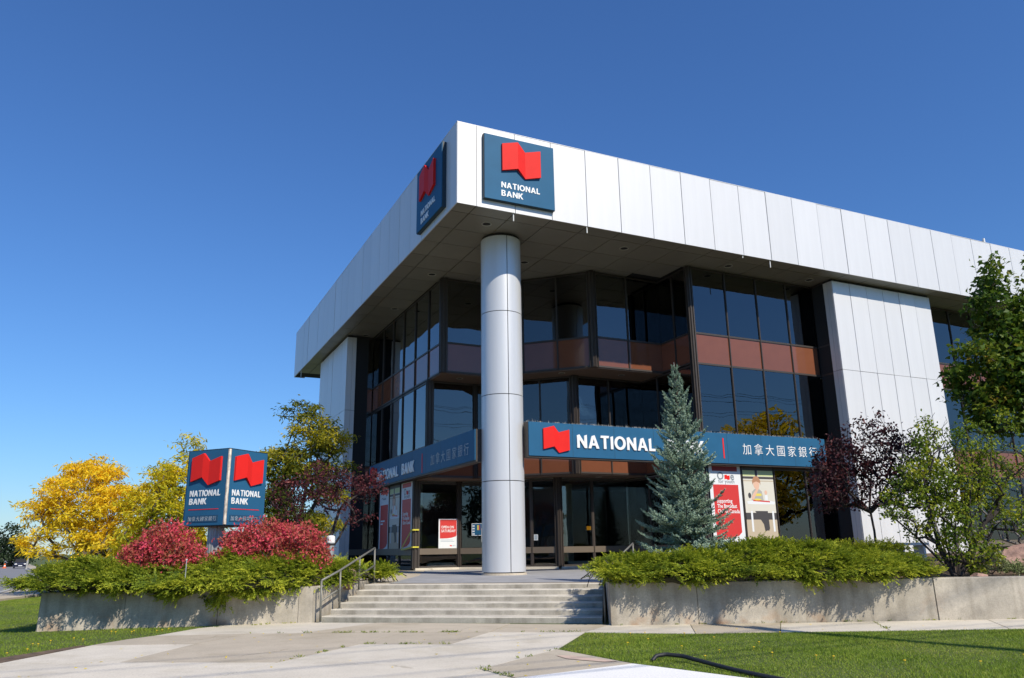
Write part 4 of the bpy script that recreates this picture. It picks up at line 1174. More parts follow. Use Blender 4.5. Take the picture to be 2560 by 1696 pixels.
b = MB(); b.box(-.45, .45, -.18, .18, .38, .44); b.build('seat', MAT['white'], t)
for s in (-.34, .30): b = MB(); b.box(s, s + .06, -.15, .15, 0, .379); b.build('leg', MAT['white'], t)
b = MB(); b.box(-.27, .29, -.03, .03, .06, .12); b.build('stretcher', MAT['white'], t)
hose = np.array([(1.62, 10.02, -.60), (1.68, 10.05, -.545), (1.80, 10.06, -.53), (1.98, 9.95, -.54), (2.12, 9.70, -.56), (2.24, 9.40, -.57), (2.36, 9.08, -.575), (2.50, 8.78, -.58), (2.70, 8.4, -.585), (3.0, 7.9, -.59), (3.4, 7.2, -.59)])
ts = np.linspace(0, len(hose) - 1, 44); hs = np.stack([np.interp(ts, range(len(hose)), hose[:, k]) for k in range(3)], 1)
tag(MB().tube(hs, .024, 10).build('garden_hose', MAT['black'], None, smooth=True), 'thick black hose curving out of the right lawn', 'hose')

# power line behind the viewer: its shadow and reflection show
def utility_pole(label, u, w):
    x, y, _ = b2w(u, w); t = thing('utility_pole', label, 'pole', (x, y, float(gz(x, y))), BRZ, 'wooden poles of the power line')
    MB().tube([(0, 0, 0), (0, 0, 12.2)], [.16, .11], 10).build('pole_shaft', MAT['wood'], t, smooth=True)
    for z in (11.6, 10.6): b = MB(); b.box(-.05, .05, -1.0, 1.0, z, z + .1); b.build('crossarm', MAT['wood'], t)
    for z in (11.7, 10.7):
        for yy in (-.85, -.3, .3, .85): MB().lathe([(.03, 0), (.05, .05), (.04, .1), (.001, .12)], 8, (0, yy, z)).build('insulator', MAT['white'], t)
    return t
utility_pole('wooden utility pole behind the viewer on the right', 4.7, -20.1)
utility_pole('wooden utility pole far along the line on the right', 47, -20.1)
utility_pole('wooden utility pole behind the viewer on the left', -37, -20.1)
WIRES = ['black wire on the top crossarm nearest the viewer', 'black wire on the top crossarm just past the pole top', 'black wire on the top crossarm nearest the bank', 'black wire on the lower crossarm nearest the viewer', 'black wire on the lower crossarm nearest the bank', 'thick black cable below both crossarms, the higher one', 'thick black cable lowest of all on the wooden poles']
for zi, (z, yy) in enumerate([(11.82, -.85), (11.82, .3), (11.82, .85), (10.82, -.85), (10.82, .3), (9.4, .12), (9.0, .12)]):
    pts = []
    for a, c in ((-37, 4.7), (4.7, 47)):
        for i in range(24):
            f = i / 24; x, y, _ = b2w(a + (c - a) * f, -20.1 + yy); pts.append((x, y, z - .6 - .55 * 4 * f * (1 - f)))
    tag(MB().tube(pts, .011 if z > 9.5 else .019, 5).build('power_wire', MAT['wire'], None), WIRES[zi], 'wire', 'wires of the power line')

# things far down the side street
def car(label, loc, rz, col, group):
    t = thing('parked_car' if 'parked' in label else 'car', label, 'car', loc, rz, group)
    pm_ = pbr('car_paint', col, rough=.25, spec=.6)
    prof = [(-2.1, .28), (-2.15, .62), (-2.0, .85), (-1.2, .92), (1.5, .95), (2.05, .88), (2.15, .55), (2.1, .28)]
    cab = [(-1.25, .92), (-.55, 1.42), (.85, 1.45), (1.6, .95)]
    def extr(p, w0, w1=None, n='body', m=None):
        w1 = w1 if w1 is not None else w0; k = len(p); zt = max(q[1] for q in p)
        V = [(x, (-w0 if z < zt - .1 else -w1), z) for x, z in p] + [(x, (w0 if z < zt - .1 else w1), z) for x, z in p]
        me = bpy.data.meshes.new(n); me.from_pydata(V, [], [tuple(range(k)), tuple(range(2 * k - 1, k - 1, -1))] + [(i, k + i, k + (i + 1) % k, (i + 1) % k) for i in range(k)]); me.update(); me.materials.append(m)
        return obj(n, me, t)
    extr(prof, .88, .86, 'body', pm_); extr(cab, .80, .64, 'cabin', MAT['gap'])
    b = MB(); b.box(-.50, .82, -.62, .62, 1.45, 1.475); b.build('roof', pm_, t)
    for x in (-1.35, 1.35):
        for s in (-1, 1):
            wl = MB().tube([(x, s * .70, .32), (x, s * .90, .32)], .32, 14).build('wheel', MAT['black'], t); MB().tube([(x, s * .88, .32), (x, s * .91, .32)], .17, 10).build('rim', MAT['steel'], wl)
    for s in (-1, 1):
        b = MB(); b.box(-2.165, -2.10, s * .62 - .16, s * .62 + .16, .60, .74); b.build('headlight', MAT['white'], t)
    b = MB(); b.box(-2.17, -2.13, -.26, .26, .36, .48); b.build('number_plate', MAT['white'], t)
    return t
def on_g(x, y): return (x, y, float(gz(x, y)))
car('dark blue car driving towards the viewer down the side street', on_g(-79.5, 130), math.radians(-58) + math.pi, (.012, .016, .04), 'cars down the side street')
for k, z_ in enumerate((0,)): pass
car('white parked car far behind the yellow tree', on_g(-70.5, 131), 1.2, (.7, .7, .7), 'cars down the side street')
car('violet parked car far behind the yellow tree', on_g(-66.5, 133), 1.0, (.30, .28, .55), 'cars down the side street')
t = thing('traffic_cone', 'small orange traffic cone at the far kerb of the side street', 'cone', on_g(-82.6, 131))
m_ = pbr('cone_orange', (.75, .12, .02), rough=.6)
MB().lathe([(.24, .04), (.06, .75), (.001, .76)], 14).build('cone_body', m_, t, smooth=True); b = MB(); b.box(-.3, .3, -.3, .3, 0, .04); b.build('foot', m_, t); MB().lathe([(.18, .32), (.135, .46)], 14).build('white_band', MAT['white'], t)
t = thing('street_lamp', 'pale leaning street lamp beside the far end of the side street', 'lamp', on_g(-72.4, 120))
MB().tube([(0, 0, 0), (.1, 0, 2.5), (.32, 0, 4.9)], [.14, .11, .08], 8).build('lamp_post', MAT['kerb'], t); MB().tube([(.32, 0, 4.85), (.8, 0, 5.3), (1.6, 0, 5.5)], .05, 6).build('arm', MAT['kerb'], t); b = MB(); b.box(1.4, 2.1, -.12, .12, 5.42, 5.55); b.build('lamp_head', MAT['steel'], t)
# houses behind the viewer that the shopfront mirrors
def block(label, az, d, rot, parts, col, win=True):
    x, y = d * math.sin(math.radians(az)), d * math.cos(math.radians(az))
    t = thing('apartment_house', label, 'building', (x, y, float(gz(x, y)) - .1), math.radians(rot))
    m_ = pbr('brick_house', col, rough=.9, var=.15, scale=3)
    for (x0, x1, y0, y1, h) in parts:
        b = MB(); b.box(x0, x1, y0, y1, 0, h); b.build('wall', m_, t)
        b = MB(); b.box(x0 - .2, x1 + .2, y0 - .2, y1 + .2, h + .002, h + .25); b.build('roof', MAT['soffit'], t)
        if win:
            for zz_ in np.arange(1.2, h - 1.3, 2.9):
                for xx in np.arange(x0 + 1.2, x1 - 1.6, 3.2):
                    b = MB(); b.box(xx, xx + 1.4, y0 - .04, y0 - .01, zz_, zz_ + 1.4); b.build('window', MAT['gap'], t)
    return t
block('stepped brick apartment house across the street behind the viewer', 221, 95, 41, [(-4, 10, 0, 14, 11.5), (-12, -4.3, 0, 14, 8.2), (10.3, 22, 0, 14, 7.2), (0, 5, 2, 10, 13.0)], (.19, .13, .10))
block('long low brick shop behind the viewer on the right', 124, 92, -36, [(-18, 20, 0, 14, 6.0), (-2, 9, 0, 10, 8.4)], (.20, .15, .11))

# ------------------------------------------------------------------ plants
def unit(v): return v / (np.linalg.norm(v, axis=-1, keepdims=True) + 1e-9)
def rand_dirs(r, n):
    return unit(r.normal(size=(n, 3)))
def leaf_quads(P, A, B, L, W, fold=0.0):
    """diamond leaves: P base, A along, B across (unit), L length, W width"""
    n = len(P); L = np.broadcast_to(np.asarray(L, float), (n,))[:, None]; W = np.broadcast_to(np.asarray(W, float), (n,))[:, None]
    N = np.cross(A, B)
    V = np.stack([P, P + A * L * .5 + B * W * .5 + N * W * fold, P + A * L, P + A * L * .5 - B * W * .5 + N * W * fold], 1).reshape(-1, 3)
    Q = np.arange(n * 4).reshape(n, 4)
    return V, Q
def lobed(P, A, B, L, W):
    """three pointed leaf blades, two quads each"""
    n = len(P); L = np.broadcast_to(np.asarray(L, float), (n,))[:, None]; W = np.broadcast_to(np.asarray(W, float), (n,))[:, None]
    N = np.cross(A, B)
    pts = [P, P + A * L * .30 + B * W * .5 + N * W * .12, P + A * L * .55 + B * W * .2, P + A * L, P + A * L * .55 - B * W * .2, P + A * L * .30 - B * W * .5 + N * W * .12]
    V = np.stack(pts, 1).reshape(-1, 3)
    b = np.arange(n)[:, None] * 6
    Q = np.concatenate([b + np.array([[0, 1, 2, 3]]), b + np.array([[0, 3, 4, 5]])], 0)
    return V, Q
def tubes(P0, P1, R0, R1, n=5):
    m = len(P0); D = unit(P1 - P0); ref = np.where(np.abs(D[:, 2:3]) < .9, np.array([[0, 0, 1.]]), np.array([[1., 0, 0]]))
    A = unit(np.cross(D, ref)); B = np.cross(A, D); th = np.arange(n) * 2 * math.pi / n
    ring = np.cos(th)[None, :, None] * A[:, None, :] + np.sin(th)[None, :, None] * B[:, None, :]
    V = np.concatenate([P0[:, None] + ring * R0[:, None, None], P1[:, None] + ring * R1[:, None, None]], 1).reshape(-1, 3)
    b = np.arange(m)[:, None] * 2 * n; Q = []
    for j in range(n):
        k = (j + 1) % n; Q.append(b + np.array([[j, n + j, n + k, k]]))
    return V, np.concatenate(Q, 0)
def grow(r, trunks, tips, seg=.35, jit=.05, up=.25):
    """branches: join every twig tip to the nearest branch below it; returns nodes, parents"""
    N = []; par = []
    for tr in trunks:
        prev = -1
        for p in tr:
            N.append(np.array(p, float)); par.append(prev); prev = len(N) - 1
    order = np.argsort(np.linalg.norm(tips - np.array(trunks[0][0]), axis=1))
    for i in order:
        t = tips[i]; A = np.array(N); d = np.linalg.norm(A - t, axis=1) + up * np.maximum(0, A[:, 2] - t[2] + .15) * 3
        j = int(np.argmin(d)); a = A[j]; L = np.linalg.norm(t - a); k = max(1, int(L / seg)); prev = j
        for s in range(1, k + 1):
            f = s / k; p = a + (t - a) * f + np.array([0, 0, .12 * L * math.sin(math.pi * f)]) * (.5 if s < k else 0)
            if s < k: p = p + r.normal(0, jit, 3)
            N.append(p); par.append(prev); prev = len(N) - 1
    return np.array(N), np.array(par)
def branch_mesh(name, N, par, rtip, rmax, mat, parent, expo=.5, n=5):
    cnt = np.ones(len(N))
    for i in range(len(N) - 1, -1, -1):
        if par[i] >= 0: cnt[par[i]] += cnt[i]
    R = np.minimum(rtip * cnt ** expo, rmax)
    idx = np.where(par >= 0)[0]
    V, Q = tubes(N[par[idx]], N[idx], np.maximum(R[idx], R[par[idx]] * .72).clip(0, rmax), R[idx], n)
    return obj(name, mesh_np(name, V, Q, mat=MAT[mat], smooth=True), parent)
def in_blobs(r, blobs, n, shell=.55):
    """points in a union of ellipsoids (cx,cy,cz,rx,ry,rz,weight), pulled towards the outside"""
    w = np.array([b[6] if len(b) > 6 else b[3] * b[4] * b[5] for b in blobs]); w = w / w.sum()
    k = r.choice(len(blobs), n, p=w); bb = np.array([b[:6] for b in blobs])[k]
    rad = r.uniform(0, 1, n) ** (1 / 3 * (1 - shell) + .12)
    return bb[:, :3] + rand_dirs(r, n) * rad[:, None] * bb[:, 3:6]
def leaves_at(r, tips, per, spread, L, W, kind='diamond', droop=.3, flat=.0, out=None):
    n = len(tips) * per
    P = np.repeat(tips, per, 0) + r.normal(size=(n, 3)) * np.asarray(spread)
    A = rand_dirs(r, n); A[:, 2] = A[:, 2] * (1 - flat) - droop
    if out is not None: A += unit(P - out) * .5
    A = unit(A); B = rand_dirs(r, n); B[:, 2] *= (1 - flat); B = unit(np.cross(A, unit(np.cross(B, A))))
    Ls = L * r.uniform(.65, 1.3, n); Ws = W * r.uniform(.7, 1.25, n)
    if kind == 'diamond': return leaf_quads(P, A, B, Ls, Ws, .12)
    return lobed(P, A, B, Ls, Ws)
def plant(name, label, cat, base, group=None):
    return thing(name, label, cat, base, 0, group)
def tree(name, label, cat, base, trunks, blobs, ntips, per, spread, L, W, mat, bark, seed, rtip=.006, rmax=.12, kind='diamond', droop=.3, flat=0.0, shell=.55, group=None, seg=.35, crown='crown', extra=None, jit=.05, bare=0):
    """trunks and blobs are given relative to the base"""
    r = np.random.default_rng(seed); t = plant(name, label, cat, base, group)
    tips = in_blobs(r, blobs, ntips, shell)
    tips[:, 2] = np.maximum(tips[:, 2], .08)
    alltips = tips
    if bare: alltips = np.concatenate([tips, in_blobs(r, extra, bare, .8)])
    N, par = grow(r, trunks, alltips, seg, jit)
    branch_mesh('trunk', N, par, rtip, rmax, bark, t)
    V, Q = leaves_at(r, tips, per, spread, L, W, kind, droop, flat)
    obj(crown, mesh_np(crown, V, Q, mat=MAT[mat]), t)
    return t
MAT['l_gold'] = leaf_mat('golden_locust_leaf', [(0, (.58, .52, .03)), (.35, (.90, .70, .035)), (.7, (.98, .72, .04)), (1, (.98, .60, .04))], .55, .5, .5)
MAT['l_goldgreen'] = leaf_mat('yellow_green_locust_leaf', [(0, (.18, .26, .022)), (.30, (.44, .46, .03)), (.62, (.82, .68, .035)), (1, (.98, .72, .035))], .6, .6, .5)
MAT['l_olive'] = leaf_mat('olive_gold_locust_leaf', [(0, (.06, .10, .013)), (.48, (.15, .18, .02)), (.70, (.48, .42, .026)), (1, (.95, .70, .03))], .45, .7, .45)
MAT['l_plum'] = leaf_mat('purple_plum_leaf', [(0, (.016, .007, .012)), (.55, (.045, .014, .020)), (.85, (.10, .025, .028)), (1, (.22, .06, .05))], 1.6, .4, .28)
MAT['l_plumr'] = leaf_mat('reddish_plum_leaf', [(0, (.03, .010, .016)), (.5, (.075, .020, .026)), (.8, (.19, .05, .05)), (1, (.40, .13, .11))], 1.6, .4, .32)
MAT['l_red'] = leaf_mat('crimson_bush_leaf', [(0, (.17, .10, .025)), (.25, (.36, .11, .06)), (.55, (.54, .09, .09)), (.85, (.85, .085, .16)), (1, (.92, .18, .28))], 2.4, .45, .3)
MAT['l_maple'] = leaf_mat('maple_leaf', [(0, (.035, .075, .012)), (.5, (.085, .155, .018)), (.82, (.19, .24, .022)), (1, (.36, .22, .03))], .9, .5, .38)
MAT['l_shrub'] = leaf_mat('yellow_green_shrub_leaf', [(0, (.06, .12, .014)), (.45, (.17, .25, .022)), (.8, (.38, .40, .028)), (1, (.65, .52, .035))], 1.6, .5, .4)
MAT['l_pale'] = leaf_mat('variegated_leaf', [(0, (.10, .16, .05)), (.5, (.22, .27, .10)), (1, (.45, .46, .25))], 4, .3, .3)
MAT['l_pine'] = leaf_mat('far_pine_needles', [(0, (.008, .018, .008)), (.6, (.022, .042, .016)), (1, (.05, .075, .025))], .4, .5, .15)
MAT['l_fargold'] = leaf_mat('far_yellow_leaf', [(0, (.05, .07, .012)), (.5, (.13, .14, .02)), (1, (.30, .24, .03))], .3, .6, .3)
MAT['l_spruce'] = leaf_mat('blue_spruce_needles', [(0, (.12, .19, .125)), (.5, (.28, .385, .285)), (1, (.50, .61, .475))], 2.5, .3, .12, rough=.6)
MAT['l_jun'] = leaf_mat('juniper_scales', [(0, (.030, .060, .010)), (.4, (.075, .125, .014)), (.75, (.17, .22, .020)), (1, (.30, .32, .035))], 1.1, .35, .22)
MAT['core'] = pbr('juniper_twig_shade', (.030, .030, .012), rough=1.0, var=.5, scale=8, bump=1.0, bscale=20)
MAT['grass'] = leaf_mat('grass_blade', [(0, (.12, .19, .020)), (.5, (.235, .345, .034)), (.85, (.36, .40, .06)), (1, (.52, .45, .16))], .7, .45, .35)

# --- honey locusts on the left
GZ0 = -.62
tree('honey_locust', 'golden yellow honey locust at the far left end of the planter', 'tree', (-14.55, 27.0, GZ0),
     [[(0, 0, 0), (.03, 0, .8), (.0, .02, 1.5), (-.12, .05, 2.1)], [(0, .02, 1.4), (.35, .0, 2.1), (.55, 0, 2.7)], [(0, .02, 1.5), (-.5, .1, 2.3), (-.8, 0, 2.9)]],
     [(-.1, 0, 3.3, 1.45, 1.3, 1.15), (-1.30, .2, 2.75, 1.15, 1.0, .55), (1.15, 0, 2.7, 1.0, 1.1, .95), (.15, .3, 4.1, .75, .8, .55), (-.5, -.5, 1.75, 1.3, .9, .55), (1.0, -.4, 1.6, .95, .8, .45)],
     430, 36, (.14, .14, .06), .19, .05, 'l_gold', 'bark', 21, rtip=.006, rmax=.085, droop=.45, flat=.4, group='honey locusts beside the bank')
tree('honey_locust', 'yellow green honey locust directly behind the pylon sign', 'tree', (-11.0, 26.0, GZ0),
     [[(0, 0, 0), (.05, 0, .9), (.0, .02, 1.7), (.1, .05, 2.6)], [(0, .02, 1.3), (-.45, .0, 2.0), (-.75, 0, 2.6)], [(0, .02, 1.6), (.5, .1, 2.4), (.6, 0, 3.0)]],
     [(.1, 0, 3.2, 1.25, 1.2, 1.25), (-1.0, .1, 2.9, .95, .9, .8), (.15, 0, 4.6, .42, .45, .62), (.9, 0, 2.6, .9, .9, 1.0), (-.75, -.3, 1.7, 1.05, .8, .75), (.4, -.2, 1.5, 1.0, .8, .6), (-.35, 0, 4.0, .7, .6, .4)],
     420, 34, (.14, .14, .06), .19, .05, 'l_goldgreen', 'bark', 22, rmax=.085, droop=.45, flat=.4, group='honey locusts beside the bank')
tree('honey_locust', 'tall airy olive and gold honey locust before the shaded white pier', 'tree', (-7.15, 26.3, GZ0),
     [[(0, 0, 0), (.02, 0, 1.2), (.1, 0, 2.4), (.25, 0, 3.6), (.35, 0, 5.0)], [(0, .0, 1.6), (-.4, 0, 2.7), (-.6, 0, 3.8)], [(.06, 0, 1.9), (.6, .1, 3.0), (1.0, 0, 4.2)]],
     [(.35, 0, 5.4, .75, .7, .8), (-.6, 0, 4.2, .75, .8, .75), (.95, 0, 4.9, .75, .7, .5), (1.25, -.1, 4.0, .5, .6, .3), (.2, 0, 4.0, .9, .8, .6), (-.75, 0, 3.0, .6, .8, .8), (.9, 0, 3.2, .75, .7, .28), (-.2, -.1, 2.2, .95, .8, .6), (.6, 0, 2.2, .8, .7, .4), (-.4, 0, 6.0, .4, .4, .35)],
     500, 38, (.15, .15, .06), .17, .048, 'l_olive', 'bark_dark', 23, rmax=.075, droop=.45, flat=.4, group='honey locusts beside the bank')
tree('honey_locust', 'low gold honey locust glimpsed between the purple plum and the pier', 'tree', (-7.75, 30.3, GZ0),
     [[(0, 0, 0), (.03, 0, 1.0)]], [(0, 0, 1.7, .6, .6, .55), (.2, 0, 2.1, .4, .4, .3)], 60, 20, (.15, .15, .07), .15, .042, 'l_gold', 'bark', 29, rmax=.06, droop=.45, flat=.4, group='honey locusts beside the bank')
# --- purple plums
tree('purple_plum', 'purple leaved plum with red tips before the shaded shopfront', 'tree', (-4.92, 21.0, .05),
     [[(0, 0, 0), (.0, 0, .55), (-.25, 0, 1.0), (-.42, 0, 1.5)], [(0, 0, .5), (.12, .05, 1.1), (.3, 0, 1.7)], [(.02, 0, .55), (.35, -.1, 1.0), (.6, -.1, 1.5)]],
     [(-.5, 0, 2.3, .75, .7, .45), (.45, 0, 2.2, .85, .75, .55), (-1.1, 0, 2.1, .5, .5, .45), (1.1, -.1, 2.35, .5, .5, .4), (.85, -.2, 1.55, .45, .4, .25), (0, 0, 2.7, .7, .6, .35), (-1.0, .1, 1.5, .5, .5, .45)],
     200, 16, (.085, .085, .07), .085, .050, 'l_plumr', 'bark_dark', 31, rtip=.0045, rmax=.05, group='purple plums beside the bank')
tree('purple_plum', 'dark purple plum standing against the sunlit white pier', 'tree', (8.30, 18.6, .28),
     [[(0, 0, 0), (.02, 0, .7), (-.02, 0, 1.25), (.1, 0, 1.9), (.2, 0, 2.6)], [(0, 0, 1.15), (-.5, 0, 1.7), (-.8, 0, 2.2)], [(0, 0, 1.2), (.5, 0, 1.8), (.7, 0, 2.4)]],
     [(-.95, -.1, 1.85, .52, .6, .75), (-.55, 0, 2.4, .6, .6, .55), (.25, 0, 2.6, .75, .6, .75), (.0, .2, 1.75, .85, .7, .6), (1.0, 0, 2.4, .55, .6, .65), (.35, 0, 3.2, .3, .3, .35), (.95, .1, 1.6, .6, .6, .45)],
     430, 15, (.08, .08, .07), .085, .052, 'l_plum', 'bark_dark', 32, rtip=.0045, rmax=.055, group='purple plums beside the bank')
# --- burning bushes
def red_bush(label, base, blobs, ntips, seed):
    r = np.random.default_rng(seed)
    stems = [[(0, 0, 0), (a * .25, b_ * .2, .25), (a * .6, b_ * .45, .55)] for a, b_ in ((0, 0), (1, .3), (-1, .2), (.5, -.8), (-.6, -.7))]
    return tree('burning_bush', label, 'bush', base, stems, blobs, ntips, 15, (.06, .06, .05), .075, .038, 'l_red', 'bark', seed, rtip=.003, rmax=.03, droop=-.1, group='crimson burning bushes beside the pylon sign', seg=.2, shell=.75)
red_bush('smaller crimson bush left of the pylon sign pole', (-7.08, 16.3, .12), [(0, 0, .50, .78, .65, .52), (.05, 0, .82, .5, .5, .40), (-.42, 0, .45, .42, .5, .40), (.55, -.1, .42, .38, .4, .32)], 560, 41)
red_bush('wide crimson bush right of the pylon sign pole', (-5.05, 16.75, .12), [(0, 0, .55, 1.12, .75, .58), (-.35, 0, .80, .75, .6, .46), (.45, 0, .76, .70, .6, .44), (.85, 0, .45, .38, .5, .36), (-.8, -.1, .45, .42, .5, .42)], 900, 42)

# --- blue spruce
def spruce(label, base, H, Rb, seed):
    r = np.random.default_rng(seed); t = plant('blue_spruce', label, 'tree', base)
    MB().tube([(0, 0, 0), (.02, 0, H * .35), (0, 0, H * .7), (.0, 0, H * .93)], [.075, .055, .03, .008], 8).build('trunk', MAT['bark'], t, smooth=True)
    bp0, bp1, br0, br1 = [], [], [], []
    tw_p, tw_d, tw_l = [], [], []
    z = .12
    prof = lambda f: Rb * (1 - f) ** .9 * (1.0 if f > .06 else .85)
    lev = 0
    while z < H * .95:
        f = z / H; R = prof(f) * r.uniform(.82, 1.10); nb = int(r.integers(9, 12)) if f < .8 else 6
        for k in range(nb):
            az = 2 * math.pi * (k + r.uniform(-.5, .5)) / nb + lev * .9
            Rr = R * r.uniform(.66, 1.2)
            if r.random() < .12: Rr *= .6
            d = np.array([math.cos(az), math.sin(az), 0])
            el0 = -.15 + .75 * f + r.uniform(-.1, .1)
            n = max(3, int(Rr / .12)); prev = np.array([0, 0, z + r.uniform(-.10, .10)])
            pts = [prev]
            for s in range(1, n + 1):
                q = s / n
                el = el0 + .55 * q * q
                prev = prev + (d * math.cos(el) + np.array([0, 0, math.sin(el)])) * Rr / n
                pts.append(prev)
            pts = np.array(pts)
            for s in range(n):
                bp0.append(pts[s]); bp1.append(pts[s + 1]); br0.append(.012 * (1 - s / n) + .003); br1.append(.012 * (1 - (s + 1) / n) + .003)
            side = np.array([-d[1], d[0], 0])
            m = max(3, int(Rr / .055))
            for s in range(m):
                q = (s + .7) / m
                if q * Rr < .06: continue
                p = np.array([np.interp(q * n, range(n + 1), pts[:, c]) for c in range(3)])
                tang = unit(pts[min(n, int(q * n) + 1)] - pts[min(n - 1, int(q * n))])
                for sg in (-1, 1):
                    l = (.05 + .36 * Rr * (1 - q) ** .9) * r.uniform(.6, 1.15)
                    dd_ = unit(tang * .8 + side * sg * r.uniform(.6, 1.0) + np.array([0, 0, r.uniform(-.15, .3)]))
                    nseg = max(1, int(l / .09))
                    for u_ in range(nseg):
                        tw_p.append(p + dd_ * l * u_ / nseg); tw_d.append(unit(dd_ + np.array([0, 0, .12 * u_]))); tw_l.append(l / nseg * 1.15)
                        if u_ > 0 and r.random() < .8:
                            d2 = unit(dd_ + side * -sg * .7 + tang * r.uniform(-.2, .9) + np.array([0, 0, r.uniform(-.1, .35)]))
                            tw_p.append(p + dd_ * l * u_ / nseg); tw_d.append(d2); tw_l.append(r.uniform(.05, .09))
            tw_p.append(pts[-1]); tw_d.append(unit(pts[-1] - pts[-2] + np.array([0, 0, .02]))); tw_l.append(.10)
        z += (.20 - .09 * f) * r.uniform(.85, 1.15); lev += 1
    # leader
    for k in range(7):
        az = k * 2.4; zz_ = H * (.95 + .012 * k)
        tw_p.append(np.array([0, 0, zz_ - .25])); tw_d.append(unit(np.array([math.cos(az) * .6, math.sin(az) * .6, .8]))); tw_l.append(.13)
    V, Q = tubes(np.array(bp0), np.array(bp1), np.array(br0), np.array(br1), 4)
    obj('branches', mesh_np('branches', V, Q, mat=MAT['bark_dark']), t)['kind'] = 'stuff'
    P = np.array(tw_p); D = np.array(tw_d); Ln = np.array(tw_l); nn = 28
    n = len(P); q = r.uniform(.0, 1, (n, nn)); phi = r.uniform(0, 2 * math.pi, (n, nn))
    ref = np.where(np.abs(D[:, 2:3]) < .9, np.array([[0, 0, 1.]]), np.array([[1., 0, 0]])); A = unit(np.cross(D, ref)); B = np.cross(A, D)
    rad_ = np.cos(phi)[..., None] * A[:, None] + np.sin(phi)[..., None] * B[:, None]
    base_ = P[:, None] + D[:, None] * (q * Ln[:, None])[..., None]
    nd_ = unit(rad_ * .75 + D[:, None] * .75)
    tip = base_ + nd_ * (r.uniform(.026, .044, (n, nn)))[..., None]
    w_ = unit(np.cross(nd_, rad_ + D[:, None] * .01 + .001)) * .0075
    V = np.stack([base_ - w_, base_ + w_, tip], 2).reshape(-1, 3); T = np.arange(len(V)).reshape(-1, 3)
    obj('crown', mesh_np('crown', V, None, T, MAT['l_spruce']), t)
    MB().tube([(0, 0, H * .90), (.0, 0, H * .96), (-.02, 0, H * 1.0)], [.014, .011, .006], 6).build('leader', MAT['twig'], t, smooth=True)
    return t
spruce('young blue spruce in front of the long sunlit sign beam', (3.44, 16.1, .12), 4.36, 1.12, 51)

# --- yellow green shrub with leaning stems
tree('tall_shrub', 'yellow green multi stemmed shrub at the end of the right juniper', 'shrub', (8.38, 15.55, .10),
     [[(-.02, 0, 0), (-.25, .1, .35), (-.55, .2, .75), (-.95, .25, 1.15)], [(-.02, 0, 0), (-.15, .1, .5), (-.25, .1, 1.1), (-.3, .1, 1.7)], [(.05, 0, 0), (.1, 0, .6), (.2, 0, 1.2), (.35, 0, 1.9)], [(.1, 0, 0), (.4, 0, .5), (.75, 0, 1.0), (1.1, 0, 1.5)], [(0, .05, 0), (-.02, .1, .7), (.0, .1, 1.4)]],
     [(-.85, .1, 1.35, .38, .4, .35), (-.35, 0, 1.75, .55, .5, .55), (.35, 0, 1.75, .60, .5, .60), (1.0, 0, 1.8, .45, .45, .55), (1.42, 0, 2.75, .22, .25, .45), (1.25, 0, 1.1, .45, .4, .4), (.1, 0, 1.0, .60, .5, .55), (-.2, 0, 2.3, .3, .3, .35), (.25, -.15, .45, .62, .45, .28), (1.55, .1, 2.15, .3, .3, .35), (.7, 0, 2.5, .45, .4, .45), (-.1, .1, 2.75, .3, .3, .35), (-.55, .1, .9, .3, .3, .25)],
     640, 15, (.06, .06, .05), .068, .044, 'l_shrub', 'bark_dark', 61, rtip=.0038, rmax=.055, droop=.2, seg=.22, shell=.45, bare=40, extra=[(-.2, 0, 2.5, .5, .4, .6), (.8, 0, 2.3, .6, .4, .5)])
# --- bare grey thicket behind it
def thicket(label, base, blobs, n, seed, mat='twig', leaves=True):
    r = np.random.default_rng(seed); t = plant('bare_shrub', label, 'shrub', base)
    tips = in_blobs(r, blobs, n, .8)
    st = [[(r.uniform(-.3, .3), r.uniform(-.2, .2), 0), (r.uniform(-.5, .5), r.uniform(-.3, .3), .6), (r.uniform(-.8, .8), r.uniform(-.4, .4), 1.2)] for _ in range(6)]
    N, par = grow(r, st, tips, .25, .06)
    branch_mesh('stems', N, par, .0042, .035, mat, t, n=4)
    if leaves:
        V, Q = leaves_at(r, tips[: n // 3], 5, (.08, .08, .08), .055, .035, 'diamond'); obj('sparse_leaves', mesh_np('sparse_leaves', V, Q, mat=MAT['l_shrub']), t)
    return t
thicket('leafless grey twig thicket below the maple at the right edge', (10.9, 17.8, .25), [(0, 0, 1.7, 1.5, .8, 1.2), (-.6, 0, 2.5, .8, .6, .9), (.7, 0, 1.0, 1.0, .7, .8)], 300, 71)
thicket('leafless grey twigs rising between plum and shrub before the pier', (9.35, 17.6, .25), [(0, 0, 2.2, .75, .5, .9), (.35, 0, 2.9, .45, .4, .55)], 110, 72, leaves=False)
